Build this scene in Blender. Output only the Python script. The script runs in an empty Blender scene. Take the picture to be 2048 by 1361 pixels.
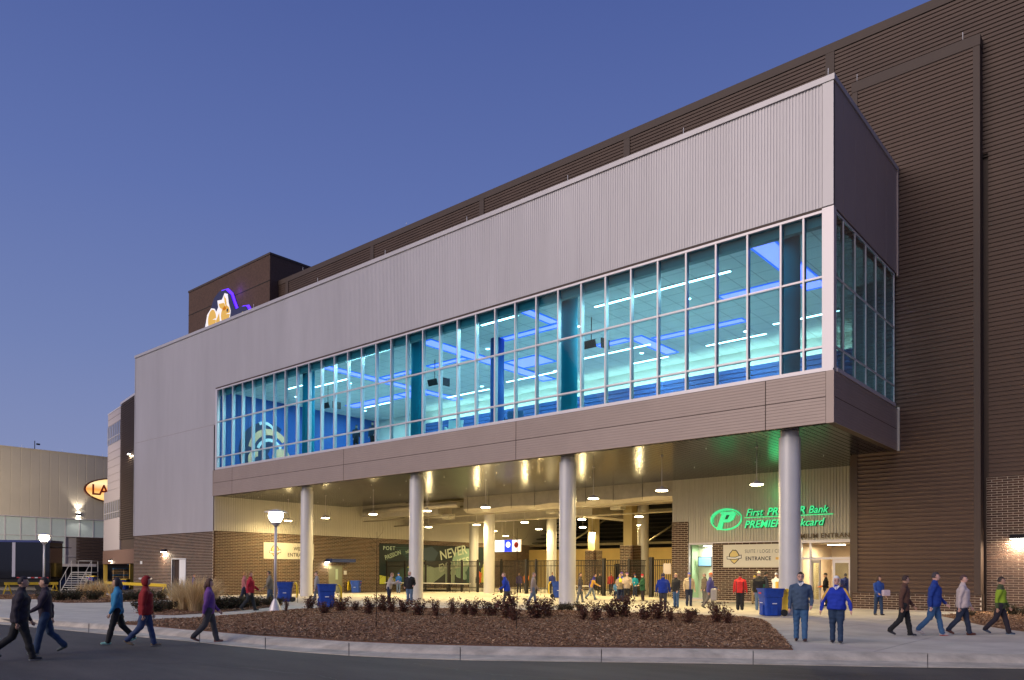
import bpy, bmesh, math, random
import numpy as np
from mathutils import Vector, Matrix
random.seed(7); RNG = np.random.default_rng(7)
PI = math.pi
S = bpy.context.scene
COL = S.collection
# ------------------------------------------------------------------ camera
CM = np.array([[0.75894575, 0.65113487, 0.00497291], [-0.00363492, 0.01187348, -0.9999229], [-0.65114372, 0.75886916, 0.01137815]])
FPX, CX, CY = 1547.54677, 1024.0, 1128.12461
CAM = np.array([0.0, 0.0, 1.70])
cd = bpy.data.cameras.new('camera'); cam = bpy.data.objects.new('camera', cd); COL.objects.link(cam)
cd.sensor_width = 36.0; cd.lens = FPX * 36.0 / 2048.0; cd.shift_x = 0.0; cd.shift_y = (CY - 680.5) / 2048.0
cd.clip_start = 0.1; cd.clip_end = 3000.0
rt, dn, fw = (Vector(CM[i]) for i in range(3))
cam.matrix_world = Matrix.Translation(Vector(CAM)) @ Matrix((rt, -dn, -fw)).transposed().to_4x4()
S.camera = cam
# ------------------------------------------------------------------ sky and dusk light
W = bpy.data.worlds.new('World'); S.world = W; W.use_nodes = True
wn = W.node_tree; wn.nodes.clear()
wo = wn.nodes.new('ShaderNodeOutputWorld'); bg = wn.nodes.new('ShaderNodeBackground')
tc = wn.nodes.new('ShaderNodeTexCoord'); sx = wn.nodes.new('ShaderNodeSeparateXYZ'); rp = wn.nodes.new('ShaderNodeValToRGB')
wn.links.new(tc.outputs['Generated'], sx.inputs[0]); wn.links.new(sx.outputs['Z'], rp.inputs[0]); wn.links.new(rp.outputs[0], bg.inputs[0]); wn.links.new(bg.outputs[0], wo.inputs[0])
el = rp.color_ramp.elements
el[0].position = 0.0; el[0].color = (0.275, 0.31, 0.50, 1)
el[1].position = 1.0; el[1].color = (0.045, 0.07, 0.22, 1)
for p_, c_ in ((0.10, (0.235, 0.28, 0.485, 1)), (0.25, (0.168, 0.224, 0.455, 1)), (0.42, (0.115, 0.168, 0.415, 1)), (0.60, (0.075, 0.117, 0.340, 1))):
    e_ = el.new(p_); e_.color = c_
bg.inputs[1].default_value = 1.0
sd = bpy.data.lights.new('dusk_glow', 'SUN'); sd.energy = 2.1; sd.angle = math.radians(50); sd.color = (1.0, 0.84, 0.72)
so = bpy.data.objects.new('dusk_glow', sd); COL.objects.link(so)
so.rotation_euler = Vector((0.22, 1.0, -0.52)).to_track_quat('-Z', 'Y').to_euler()
S.view_settings.view_transform = 'Standard'; S.view_settings.look = 'None'; S.view_settings.exposure = 0.0; S.view_settings.gamma = 1.0
S.view_settings.use_curve_mapping = False
S.render.engine = 'CYCLES'
cy = S.cycles; cy.max_bounces = 7; cy.diffuse_bounces = 3; cy.glossy_bounces = 3; cy.transmission_bounces = 5; cy.transparent_max_bounces = 12
cy.sample_clamp_indirect = 4.0; cy.use_denoising = True; cy.caustics_reflective = False; cy.caustics_refractive = False; cy.use_light_tree = True
# ------------------------------------------------------------------ helpers
def ray(u, v): return CM.T @ np.array([(u - CX) / FPX, (v - CY) / FPX, 1.0])
def hit(u, v, ax, val):
    d = ray(u, v); t = (val - CAM[ax]) / d[ax]; return CAM + d * t
def gz(x): return -0.35 * min(1.0, max(0.0, (-45.0 - x) / 20.0))
def G(u, v, dz=0.0):
    z = dz
    for _ in range(8):
        p = hit(u, v, 2, z); z = gz(p[0]) + dz
    return p[0], p[1], z
def depth(p): return float(CM[2] @ (np.array(p) - CAM))
MATS = {}
def mat(name, col=(0.5, 0.5, 0.5), rough=0.6, metal=0.0, var=0.0, scale=4.0, bump=0.0, bscale=40.0, emit=None, es=0.0, spec=None, coat=0.0, stretch=None):
    if name in MATS: return MATS[name]
    m = bpy.data.materials.new(name); m.use_nodes = True; nt = m.node_tree; b = nt.nodes['Principled BSDF']
    b.inputs['Base Color'].default_value = (*col, 1); b.inputs['Roughness'].default_value = rough; b.inputs['Metallic'].default_value = metal
    if spec is not None: b.inputs['Specular IOR Level'].default_value = spec
    if coat: b.inputs['Coat Weight'].default_value = coat
    if emit: b.inputs['Emission Color'].default_value = (*emit, 1); b.inputs['Emission Strength'].default_value = es
    if var or bump:
        t = nt.nodes.new('ShaderNodeTexCoord'); mp = nt.nodes.new('ShaderNodeMapping'); nt.links.new(t.outputs['Object'], mp.inputs[0])
        if stretch: mp.inputs['Scale'].default_value = stretch
    if var:
        n = nt.nodes.new('ShaderNodeTexNoise'); n.inputs['Scale'].default_value = scale; n.inputs['Detail'].default_value = 6; n.inputs['Roughness'].default_value = 0.65
        nt.links.new(mp.outputs[0], n.inputs[0])
        r = nt.nodes.new('ShaderNodeValToRGB'); r.color_ramp.elements[0].position = 0.3; r.color_ramp.elements[1].position = 0.72
        r.color_ramp.elements[0].color = (*[max(0, c * (1 - var)) for c in col], 1); r.color_ramp.elements[1].color = (*[min(1, c * (1 + var)) for c in col], 1)
        nt.links.new(n.outputs[0], r.inputs[0]); nt.links.new(r.outputs[0], b.inputs['Base Color'])
    if bump:
        n2 = nt.nodes.new('ShaderNodeTexNoise'); n2.inputs['Scale'].default_value = bscale; n2.inputs['Detail'].default_value = 4
        bp = nt.nodes.new('ShaderNodeBump'); bp.inputs['Strength'].default_value = bump; bp.inputs['Distance'].default_value = 0.02
        nt.links.new(mp.outputs[0], n2.inputs[0]); nt.links.new(n2.outputs[0], bp.inputs['Height']); nt.links.new(bp.outputs[0], b.inputs['Normal'])
    MATS[name] = m; return m
def objrand(m, amt):      # each separate piece gets its own slightly different tone
    nt = m.node_tree; b = nt.nodes['Principled BSDF']; oi = nt.nodes.new('ShaderNodeObjectInfo'); hv = nt.nodes.new('ShaderNodeHueSaturation'); mr = nt.nodes.new('ShaderNodeMapRange')
    mr.inputs[3].default_value = 1 - amt; mr.inputs[4].default_value = 1 + amt
    nt.links.new(oi.outputs['Random'], mr.inputs[0]); nt.links.new(mr.outputs[0], hv.inputs['Value'])
    l = b.inputs['Base Color'].links
    if l: nt.links.new(l[0].from_socket, hv.inputs['Color'])
    else: hv.inputs['Color'].default_value = b.inputs['Base Color'].default_value
    nt.links.new(hv.outputs[0], b.inputs['Base Color']); return m
def glassmat(name, tint, gloss=0.12, rough=0.02, gcol=(1, 1, 1)):
    m = bpy.data.materials.new(name); m.use_nodes = True; nt = m.node_tree; nt.nodes.clear()
    o = nt.nodes.new('ShaderNodeOutputMaterial'); t = nt.nodes.new('ShaderNodeBsdfTransparent'); t.inputs[0].default_value = (*[c_ ** 0.5 for c_ in tint], 1)
    g = nt.nodes.new('ShaderNodeBsdfGlossy'); g.inputs['Roughness'].default_value = rough; g.inputs[0].default_value = (*gcol, 1)
    f = nt.nodes.new('ShaderNodeFresnel'); f.inputs[0].default_value = 1.45; ad = nt.nodes.new('ShaderNodeMath'); ad.operation = 'MULTIPLY'; ad.inputs[1].default_value = gloss / 0.04
    mn = nt.nodes.new('ShaderNodeMath'); mn.operation = 'MINIMUM'; mn.inputs[1].default_value = 0.9
    x = nt.nodes.new('ShaderNodeMixShader'); nt.links.new(f.outputs[0], ad.inputs[0]); ge = nt.nodes.new('ShaderNodeNewGeometry'); ib = nt.nodes.new('ShaderNodeMath'); ib.operation = 'SUBTRACT'; ib.inputs[0].default_value = 1.0; nt.links.new(ge.outputs['Backfacing'], ib.inputs[1]); mm = nt.nodes.new('ShaderNodeMath'); mm.operation = 'MULTIPLY'; nt.links.new(ib.outputs[0], mm.inputs[0]); nt.links.new(ad.outputs[0], mn.inputs[0]); nt.links.new(mn.outputs[0], mm.inputs[1]); nt.links.new(mm.outputs[0], x.inputs[0])
    nt.links.new(t.outputs[0], x.inputs[1]); nt.links.new(g.outputs[0], x.inputs[2]); nt.links.new(x.outputs[0], o.inputs[0]); MATS[name] = m; return m
class MB:
    def __init__(s): s.v = []; s.f = []; s.m = []; s.sm = []
    def add(s, vs, fs, mi=0, sm=False):
        o = len(s.v); s.v.extend([tuple(map(float, p)) for p in vs])
        for f in fs: s.f.append(tuple(i + o for i in f)); s.m.append(mi); s.sm.append(sm)
        return s
    def box(s, a, b, mi=0):
        x0, y0, z0 = a; x1, y1, z1 = b
        if x0 > x1: x0, x1 = x1, x0
        if y0 > y1: y0, y1 = y1, y0
        if z0 > z1: z0, z1 = z1, z0
        return s.add([(x0, y0, z0), (x1, y0, z0), (x1, y1, z0), (x0, y1, z0), (x0, y0, z1), (x1, y0, z1), (x1, y1, z1), (x0, y1, z1)],
                     [(0, 3, 2, 1), (4, 5, 6, 7), (0, 1, 5, 4), (1, 2, 6, 5), (2, 3, 7, 6), (3, 0, 4, 7)], mi)
    def obox(s, c, ex, ey, ez, mi=0):      # oriented box: centre and three half-edge vectors
        c, ex, ey, ez = (np.array(q, float) for q in (c, ex, ey, ez))
        vs = [c + sx_ * ex + sy_ * ey + sz_ * ez for sz_ in (-1, 1) for sx_, sy_ in ((-1, -1), (1, -1), (1, 1), (-1, 1))]
        return s.add(vs, [(0, 3, 2, 1), (4, 5, 6, 7), (0, 1, 5, 4), (1, 2, 6, 5), (2, 3, 7, 6), (3, 0, 4, 7)], mi)
    def tube(s, pts, rad, n=8, mi=0, cap=True, sm=True, flat=1.0, up=None):
        pts = [np.array(p, float) for p in pts]; rings = []
        if not hasattr(rad, '__len__'): rad = [rad] * len(pts)
        o = len(s.v)
        for i, p in enumerate(pts):
            d = pts[min(i + 1, len(pts) - 1)] - pts[max(i - 1, 0)]; d = d / (np.linalg.norm(d) + 1e-9)
            r_ = np.array([0, 0, 1.0]) if abs(d[2]) < 0.9 else np.array([0, 1.0, 0])
            if up is not None: r_ = np.array(up, float)
            a = np.cross(d, r_); a /= np.linalg.norm(a) + 1e-9; b = np.cross(d, a)
            for k in range(n):
                t = 2 * PI * k / n; s.v.append(tuple(p + rad[i] * (math.cos(t) * a + flat * math.sin(t) * b)))
        for i in range(len(pts) - 1):
            for k in range(n):
                q = (k + 1) % n; s.f.append((o + i * n + k, o + i * n + q, o + (i + 1) * n + q, o + (i + 1) * n + k)); s.m.append(mi); s.sm.append(sm)
        if cap:
            s.f.append(tuple(o + k for k in range(n))[::-1]); s.m.append(mi); s.sm.append(False)
            e = o + (len(pts) - 1) * n; s.f.append(tuple(e + k for k in range(n))); s.m.append(mi); s.sm.append(False)
        return s
    def lathe(s, prof, n=24, c=(0, 0, 0), mi=0, sm=True):     # prof: (r, z)
        o = len(s.v)
        for r, z in prof:
            for k in range(n): t = 2 * PI * k / n; s.v.append((c[0] + r * math.cos(t), c[1] + r * math.sin(t), c[2] + z))
        for i in range(len(prof) - 1):
            for k in range(n): q = (k + 1) % n; s.f.append((o + i * n + k, o + i * n + q, o + (i + 1) * n + q, o + (i + 1) * n + k)); s.m.append(mi); s.sm.append(sm)
        s.f.append(tuple(o + k for k in range(n))[::-1]); s.m.append(mi); s.sm.append(False)
        e = o + (len(prof) - 1) * n; s.f.append(tuple(e + k for k in range(n))); s.m.append(mi); s.sm.append(False); return s
    def ell(s, c, r, n=10, k=7, mi=0, R=None):
        c = np.array(c, float); vs = []; fs = []
        for i in range(k + 1):
            ph = PI * i / k
            for j in range(n):
                t = 2 * PI * j / n; p = np.array([r[0] * math.sin(ph) * math.cos(t), r[1] * math.sin(ph) * math.sin(t), r[2] * math.cos(ph)])
                if R is not None: p = R @ p
                vs.append(c + p)
        for i in range(k):
            for j in range(n): q = (j + 1) % n; fs.append((i * n + j, (i + 1) * n + j, (i + 1) * n + q, i * n + q))
        return s.add(vs, fs, mi, True)
    def prism(s, poly, axis, a, b, mi=0):     # poly of 2D points extruded along axis from a to b
        n = len(poly)
        def P(q, t): return {0: (t, q[0], q[1]), 1: (q[0], t, q[1]), 2: (q[0], q[1], t)}[axis]
        vs = [P(q, a) for q in poly] + [P(q, b) for q in poly]
        return s.add(vs, [tuple(range(n))[::-1], tuple(range(n, 2 * n))] + [(i, (i + 1) % n, n + (i + 1) % n, n + i) for i in range(n)], mi)
    def mesh(s, name, mats):
        me = bpy.data.meshes.new(name); me.from_pydata(s.v, [], s.f)
        for m in (mats if isinstance(mats, (list, tuple)) else [mats]): me.materials.append(m)
        me.polygons.foreach_set('material_index', s.m); me.polygons.foreach_set('use_smooth', s.sm); me.update(); return me
    def build(s, name, mats, parent=None, **kw): return link(name, s.mesh(name, mats), parent, **kw)
def link(name, me, parent=None, loc=None, rot=None, **kw):
    o = bpy.data.objects.new(name, me); COL.objects.link(o)
    if loc is not None: o.location = loc
    if rot is not None: o.rotation_euler = rot
    if parent is not None: o.parent = parent
    for k, v in kw.items(): o[k] = v
    return o
def fixn(o):
    bm = bmesh.new(); bm.from_mesh(o.data); bmesh.ops.recalc_face_normals(bm, faces=bm.faces); bm.to_mesh(o.data); bm.free(); return o
def thing(name, label, cat, loc=(0, 0, 0), rz=0.0, group=None):
    o = link(name, None, None, loc, (0, 0, rz)); o['label'] = label; o['category'] = cat
    if group: o['group'] = group
    return o
def tag(o, label, cat, group=None):
    o['label'] = label; o['category'] = cat
    if group: o['group'] = group
    return o
def copy_tree(o, parent=None):
    c = o.copy(); COL.objects.link(c); c.parent = parent
    if parent is not None: c.matrix_parent_inverse = o.matrix_parent_inverse.copy()
    for ch in o.children: copy_tree(ch, c)
    return c
def text_mesh(body, size, depth_=0.0, shear=0.0, spacing=1.0, align='LEFT', xs=1.0, bold=0.0):
    cu = bpy.data.curves.new('t', 'FONT'); cu.body = body; cu.size = size; cu.extrude = depth_ / 2; cu.shear = shear; cu.space_character = spacing; cu.align_x = align; cu.offset = bold; cu.resolution_u = 3
    ob = bpy.data.objects.new('t', cu); COL.objects.link(ob); dg = bpy.context.evaluated_depsgraph_get(); me = bpy.data.meshes.new_from_object(ob.evaluated_get(dg))
    bpy.data.objects.remove(ob); bpy.data.curves.remove(cu)
    if xs != 1.0: me.transform(Matrix.Diagonal((xs, 1, 1, 1)))
    return me
RF = (PI / 2, 0, 0)            # text facing -Y
RX = (PI / 2, 0, PI / 2)       # text facing +X
def text(body, size, loc, rot, m, parent=None, name='lettering', **kw):
    me = text_mesh(body, size, **kw); me.materials.clear(); me.materials.append(m)
    o = link(name, me, parent); o.matrix_basis = Matrix.Translation(Vector(loc) - (parent.location if parent is not None else Vector((0, 0, 0)))) @ Matrix.Rotation(rot[2], 4, 'Z') @ Matrix.Rotation(rot[0], 4, 'X')
    return o
def flat_poly(pts, origin, ux, uz, th, m, name, parent=None, **kw):   # 2D outline placed on a wall and given thickness towards the viewer
    origin, ux, uz = (np.array(q, float) for q in (origin, ux, uz)); nrm = np.cross(ux, uz); n = len(pts)
    a = [origin + ux * p[0] + uz * p[1] for p in pts]; b = [q + nrm * th for q in a]; mb = MB()
    mb.add(a + b, [tuple(range(n))[::-1], tuple(range(n, 2 * n))] + [(i, (i + 1) % n, n + (i + 1) % n, n + i) for i in range(n)])
    return fixn(mb.build(name, m, parent, **kw))
def plight(loc, power, col, r=0.08, parent=None, name='lamp_light', area=None, spot=None, aim=(0, 0, -1)):
    if area: l = bpy.data.lights.new(name, 'AREA'); l.shape = 'DISK'; l.size = area
    elif spot: l = bpy.data.lights.new(name, 'SPOT'); l.spot_size = spot; l.spot_blend = 0.6; l.shadow_soft_size = r
    else: l = bpy.data.lights.new(name, 'POINT'); l.shadow_soft_size = r
    l.energy = power; l.color = col; o = bpy.data.objects.new(name, l); COL.objects.link(o); o.location = loc
    if area or spot: o.rotation_euler = Vector(aim).to_track_quat('-Z', 'Y').to_euler()
    if parent is not None: o.parent = parent
    return o
# ------------------------------------------------------------------ materials
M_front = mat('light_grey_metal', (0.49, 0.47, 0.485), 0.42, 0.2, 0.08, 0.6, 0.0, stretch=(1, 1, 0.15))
M_side = mat('shaded_side_metal', (0.40, 0.325, 0.30), 0.45, 0.2, 0.04, 0.7)  # same grey metal as the front, side-face shade put into the colour
M_brown = mat('brown_metal', (0.060, 0.036, 0.026), 0.6, 0.05, 0.08, 1.2); 
M_brown_b = objrand(mat('brown_metal_board', (0.108, 0.066, 0.048), 0.55, 0.1, 0.07, 1.5), 0.06)
M_taupe = objrand(mat('taupe_metal', (0.36, 0.285, 0.25), 0.45, 0.2, 0.05, 0.8), 0.02)
M_alu = mat('aluminium_frame', (0.62, 0.58, 0.60), 0.4, 0.3)
M_alud = mat('grey_panel_light', (0.40, 0.36, 0.375), 0.5, 0.1, 0.05, 1.0)
M_cream = mat('cream_metal', (0.50, 0.47, 0.41), 0.5, 0.1, 0.04, 1.0)
M_mortar = mat('mortar', (0.72, 0.62, 0.48), 0.9, 0, 0.15, 12, 0.3, 60)
M_brick = objrand(mat('brown_brick', (0.075, 0.038, 0.024), 0.8, 0, 0.3, 9, 0.5, 55), 0.3)
M_brick_a = mat('brown_brick_dark', (0.050, 0.027, 0.019), 0.8, 0, 0.25, 10, 0.5, 55)
M_brick_b = mat('brown_brick_red', (0.085, 0.042, 0.025), 0.8, 0, 0.25, 10, 0.5, 55)
M_col = mat('column_paint', (0.60, 0.59, 0.585), 0.35, 0.1, 0.04, 1.5)
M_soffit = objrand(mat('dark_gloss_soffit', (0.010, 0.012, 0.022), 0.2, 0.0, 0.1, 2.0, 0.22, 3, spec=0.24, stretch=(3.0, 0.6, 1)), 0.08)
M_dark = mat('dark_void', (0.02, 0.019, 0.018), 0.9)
M_steel = mat('painted_steel', (0.20, 0.17, 0.11), 0.6, 0.2, 0.15, 3)
M_black = mat('black_paint', (0.018, 0.016, 0.016), 0.45, 0.3)
M_conc = objrand(mat('concrete_slab', (0.53, 0.49, 0.43), 0.85, 0, 0.2, 0.8, 0.35, 90), 0.045)
M_concj = mat('concrete_joint', (0.17, 0.16, 0.15), 0.95)
M_kerb = objrand(mat('kerb_concrete', (0.54, 0.485, 0.40), 0.88, 0, 0.32, 1.7, 0.7, 60), 0.04)
M_white = mat('white_paint', (0.8, 0.8, 0.8), 0.5)
M_red = mat('red_print', (0.6, 0.03, 0.03), 0.6)
M_gold = mat('gold_print', (0.75, 0.46, 0.12), 0.6)
M_navy = mat('navy_print', (0.012, 0.022, 0.075), 0.6)
M_blackink = mat('black_print', (0.03, 0.03, 0.035), 0.6)
def emat(name, col, s): return mat(name, col, 0.5, emit=col, es=s)
E_lamp = emat('lamp_glow', (1.0, 0.86, 0.52), 40.0)
E_post = emat('post_lamp_glow', (1.0, 0.90, 0.62), 30.0)
E_strip = emat('white_strip_glow', (0.95, 1.0, 1.0), 14.0)
E_blue = emat('blue_cove_glow', (0.34, 0.26, 1.0), 2.2)
E_cool = emat('cool_lamp_glow', (1.0, 0.96, 0.85), 25.0)
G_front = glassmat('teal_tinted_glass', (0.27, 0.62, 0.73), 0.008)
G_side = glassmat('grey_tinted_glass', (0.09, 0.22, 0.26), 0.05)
G_clear = glassmat('clear_glass', (0.88, 0.92, 0.88), 0.03)
# ------------------------------------------------------------------ asphalt, mulch
def asphalt():
    m = mat('asphalt', (0.075, 0.068, 0.066), 0.75, 0, 0.0); nt = m.node_tree; b = nt.nodes['Principled BSDF']; t = nt.nodes.new('ShaderNodeTexCoord')
    a = nt.nodes.new('ShaderNodeTexNoise'); a.inputs['Scale'].default_value = 0.35; a.inputs['Detail'].default_value = 8; a.inputs['Roughness'].default_value = 0.7
    mp = nt.nodes.new('ShaderNodeMapping'); mp.inputs['Rotation'].default_value = (0, 0, 0.5); mp.inputs['Scale'].default_value = (0.5, 2.0, 1)
    f = nt.nodes.new('ShaderNodeTexNoise'); f.inputs['Scale'].default_value = 90; f.inputs['Detail'].default_value = 3
    r = nt.nodes.new('ShaderNodeValToRGB'); r.color_ramp.elements[0].position = 0.32; r.color_ramp.elements[0].color = (0.045, 0.040, 0.037, 1); r.color_ramp.elements[1].position = 0.7; r.color_ramp.elements[1].color = (0.105, 0.092, 0.082, 1)
    mx = nt.nodes.new('ShaderNodeMix'); mx.data_type = 'RGBA'; mx.blend_type = 'OVERLAY'; mx.inputs[0].default_value = 0.7
    bp = nt.nodes.new('ShaderNodeBump'); bp.inputs['Strength'].default_value = 0.7; bp.inputs['Distance'].default_value = 0.01
    L = nt.links.new; L(t.outputs['Object'], mp.inputs[0]); L(mp.outputs[0], a.inputs[0]); L(t.outputs['Object'], f.inputs[0]); L(a.outputs[0], r.inputs[0]); L(r.outputs[0], mx.inputs[6]); L(f.outputs[0], mx.inputs[7])
    L(mx.outputs[2], b.inputs['Base Color']); L(f.outputs[0], bp.inputs['Height']); L(bp.outputs[0], b.inputs['Normal']); return m
M_asph = asphalt()
M_mulch = [mat('mulch_bark_%s' % k, c, 0.9) for k, c in (('dark', (0.19, 0.10, 0.055)), ('brown', (0.31, 0.17, 0.088)), ('rust', (0.40, 0.235, 0.125)), ('pale', (0.58, 0.40, 0.25)))]
M_soil = mat('mulch_soil', (0.17, 0.085, 0.047), 0.95, 0, 0.4, 14, 0.9, 60)
# ================================================================== GROUND
def kerb_pts(px, dz): return [G(u, v, dz) for u, v in px]
KB = [(-60, 1232), (0, 1236), (100, 1242), (223, 1250), (285, 1253.5), (376, 1262), (450, 1268), (522, 1274), (600, 1279), (700, 1285.5), (800, 1290), (950, 1294), (1093, 1296.5), (1250, 1298), (1400, 1299.5), (1590, 1302.5), (1800, 1306), (2048, 1310), (2300, 1315)]
KG = [(-60, 1239), (0, 1244), (100, 1252), (223, 1262), (285, 1268), (376, 1277), (450, 1284), (522, 1291), (600, 1297), (700, 1303.5), (800, 1308), (950, 1312), (1093, 1314), (1250, 1316), (1400, 1318), (1590, 1321.5), (1800, 1325), (2048, 1329), (2300, 1334)]
KA = [(-60, 1243), (0, 1249), (100, 1258), (223, 1270), (285, 1275), (376, 1283), (450, 1291), (522, 1298), (600, 1305), (700, 1312), (800, 1317), (950, 1321.5), (1093, 1323.5), (1250, 1325.5), (1400, 1327.5), (1590, 1331), (1800, 1335), (2048, 1338), (2300, 1343)]
RZ = -0.15
kb = [np.array(p) for p in kerb_pts(KB, 0.0)]; kg = [np.array(p) for p in kerb_pts(KG, RZ)]; ka = [np.array(p) for p in kerb_pts(KA, RZ)]
far = MB().add([(-2500, -2500, -0.62), (2500, -2500, -0.62), (2500, 2500, -0.62), (-2500, 2500, -0.62)], [(0, 1, 2, 3)])
far.build('ground', mat('far_ground', (0.07, 0.06, 0.045), 0.95, 0, 0.3, 0.05), kind='structure')
rd = MB(); pts_a = [tuple(p) for p in ka]; n = len(pts_a)
lf = [(p[0] - 60, p[1] - 8, gz(p[0]) + RZ) for p in ka[:1]] 
base = [( -140, -60, -0.5), ] 
front_row = []
for p in ka: front_row.append((p[0] * 1.0 - 0.0, -60.0, RZ + gz(p[0])))
rd.add(pts_a + front_row, [(i, n + i, n + i + 1, i + 1) for i in range(n - 1)])
p0 = ka[0]; rd.add([tuple(p0), (-160, p0[1] - 12, -0.5), (-160, -60, -0.5), (p0[0], -60, RZ + gz(p0[0]))], [(0, 1, 2, 3)])
pe = ka[-1]; rd.add([tuple(pe), (60, pe[1] + 45, RZ), (60, -60, RZ), (pe[0], -60, RZ)], [(0, 3, 2, 1)])
fixn(rd.build('road', M_asph, kind='structure'))
# kerb: segments between joints
kerb = link('kerb', None, kind='structure'); kerb['kind'] = 'structure'
def interp(arr, key, x):
    xs = [k[0] for k in key]; return np.array([np.interp(x, xs, [a[i] for a in arr]) for i in range(3)])
cuts = [-60, 40, 180, 300, 400, 531, 698, 921, 1203, 1507, 1856, 2300]
for a, b in zip(cuts[:-1], cuts[1:]):
    kk = sorted(set([a, b] + [k[0] for k in KB if a < k[0] < b])); mb = MB(); rows = []
    for i, u in enumerate(kk):
        e = 0.9 if i == 0 else (-0.9 if i == len(kk) - 1 else 0)
        B_, G_, A_ = interp(kb, KB, u + e), interp(kg, KG, u + e), interp(ka, KA, u + e)
        t = (G_ - B_) / np.linalg.norm(G_ - B_)
        rows.append([B_ + (0, 0, -0.4), B_ + (0, 0, 0.012), B_ * 0.55 + G_ * 0.45 + (0, 0, 0.055 - 0.012), B_ * 0.28 + G_ * 0.72 + (0, 0, 0.035 - 0.0), B_ * 0.08 + G_ * 0.92 + (0, 0, 0.006), G_ * 0.9 + A_ * 0.1 + (0, 0, 0.008), A_ + (0, 0, 0.014), A_ + (0, 0, -0.3)])
    m_ = len(rows[0]); vs = [p for r in rows for p in r]
    mb.add(vs, [(i * m_ + j, i * m_ + j + 1, (i + 1) * m_ + j + 1, (i + 1) * m_ + j) for i in range(len(kk) - 1) for j in range(m_ - 1)] + [tuple(range(m_)), tuple((len(kk) - 1) * m_ + j for j in range(m_))[::-1]], 0, True)
    o = fixn(mb.build('kerb_segment', M_kerb, kerb))
    for p in o.data.polygons: p.use_smooth = False
kj = MB()
rows = []
for u in [k[0] for k in KB]:
    B_, G_, A_ = interp(kb, KB, u), interp(kg, KG, u), interp(ka, KA, u); rows += [B_ + (0, 0, -0.03), G_ + (0, 0, -0.01), A_ + (0, 0, 0.003)]
kj.add(rows, [(3 * i + j, 3 * i + j + 1, 3 * i + j + 4, 3 * i + j + 3) for i in range(len(KB) - 1) for j in range(2)]); fixn(kj.build('kerb_bedding', M_concj, kerb))
# plaza slabs
plaza_pts = []; xs = np.linspace(-64, 7, 60)
kx = [p[0] for p in kb]; ky = [p[1] for p in kb]
def kerb_y(x): return float(np.interp(x, kx, ky))
pm = MB(); xs2 = list(np.arange(-64, 14.1, 1.0)); vs = []
for x in xs2: vs += [(x, kerb_y(x) + 0.02, gz(x) - 0.03), (x, 29, gz(x) - 0.03), (x, 76, gz(x) - 0.03)]
pm.add(vs, [(3 * i + j, 3 * i + 3 + j, 3 * i + 4 + j, 3 * i + 1 + j) for i in range(len(xs2) - 1) for j in range(2)])
plaza = fixn(pm.build('plaza', M_concj, kind='structure'))
def slab(c):       # four corners -> a separate slab with a narrow open joint round it
    c = [np.array(q, float) for q in c]; m_ = sum(c) / 4; q = []
    for p in c:
        d = p - m_; L = np.linalg.norm(d); q.append(m_ + d * (1 - 0.012 / L))
    t = [(p[0], p[1], gz(p[0])) for p in q]; b = [(p[0], p[1], gz(p[0]) - 0.028) for p in q]
    MB().add(t + b, [(0, 1, 2, 3), (0, 4, 5, 1), (1, 5, 6, 2), (2, 6, 7, 3), (3, 7, 4, 0)]).build('paving_slab', M_conc, plaza)
BED = {}
def bed_poly(px): return [G(u, v)[:2] for u, v in px]
BED['front'] = bed_poly([(228, 1248.5), (285, 1251.5), (376, 1260), (450, 1266), (522, 1272), (600, 1277), (700, 1283.5), (800, 1288), (950, 1292), (1093, 1294.5), (1250, 1296), (1400, 1297.5), (1586, 1300.5), (1562, 1272), (1535, 1247), (1520, 1241), (1497, 1237), (1440, 1234), (1380, 1231), (1250, 1227), (1100, 1223), (900, 1219), (760, 1216.5), (650, 1217), (560, 1224), (430, 1235), (330, 1241)])
BED['lamp'] = bed_poly([(72, 1199), (85, 1204), (130, 1206.5), (200, 1206), (300, 1203), (342, 1200), (330, 1197.5), (290, 1196), (220, 1193), (205, 1188), (120, 1188), (60, 1190), (-60, 1192), (-60, 1199)])
BED['grass'] = bed_poly([(272, 1227), (300, 1230), (350, 1231), (430, 1226), (500, 1220), (560, 1213), (565, 1208), (520, 1206), (440, 1203), (360, 1202), (330, 1208), (300, 1216)])
BED['right'] = bed_poly([(1883, 1232.5), (1920, 1241), (1960, 1250), (2010, 1259), (2060, 1265), (2200, 1275), (2200, 1232), (2048, 1230), (1960, 1225), (1925, 1228)])
def inside(x, y, poly):
    r = False; j = len(poly) - 1
    for i in range(len(poly)):
        xi, yi = poly[i]; xj, yj = poly[j]
        if (yi > y) != (yj > y) and x < (xj - xi) * (y - yi) / (yj - yi) + xi: r = not r
        j = i
    return r
def hidden_cell(c):
    q = [tuple(p[:2]) for p in c]; return any(all(inside(x, y, P) for x, y in q) for P in BED.values())
colsx = list(np.arange(-63, 13, 3.05))
for x0, x1 in zip(colsx[:-1], colsx[1:]):
    ya, yb_ = kerb_y(x0) + 0.05, kerb_y(x1) + 0.05; nr = max(2, int(round((29 - ya) / 3.2)))
    for r in range(nr):
        a0 = ya + (29 - ya) * r / nr; a1 = ya + (29 - ya) * (r + 1) / nr; b0 = yb_ + (29 - yb_) * r / nr; b1 = yb_ + (29 - yb_) * (r + 1) / nr
        c = [(x0, a0, 0), (x1, b0, 0), (x1, b1, 0), (x0, a1, 0)]
        if not hidden_cell(c): slab(c)
    for y0 in np.arange(29, 49.5, 3.4):
        if x1 < -57.3 and y0 > 28.5: continue
        slab([(x0, y0, 0), (x1, y0, 0), (x1, y0 + 3.4, 0), (x0, y0 + 3.4, 0)])
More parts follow.
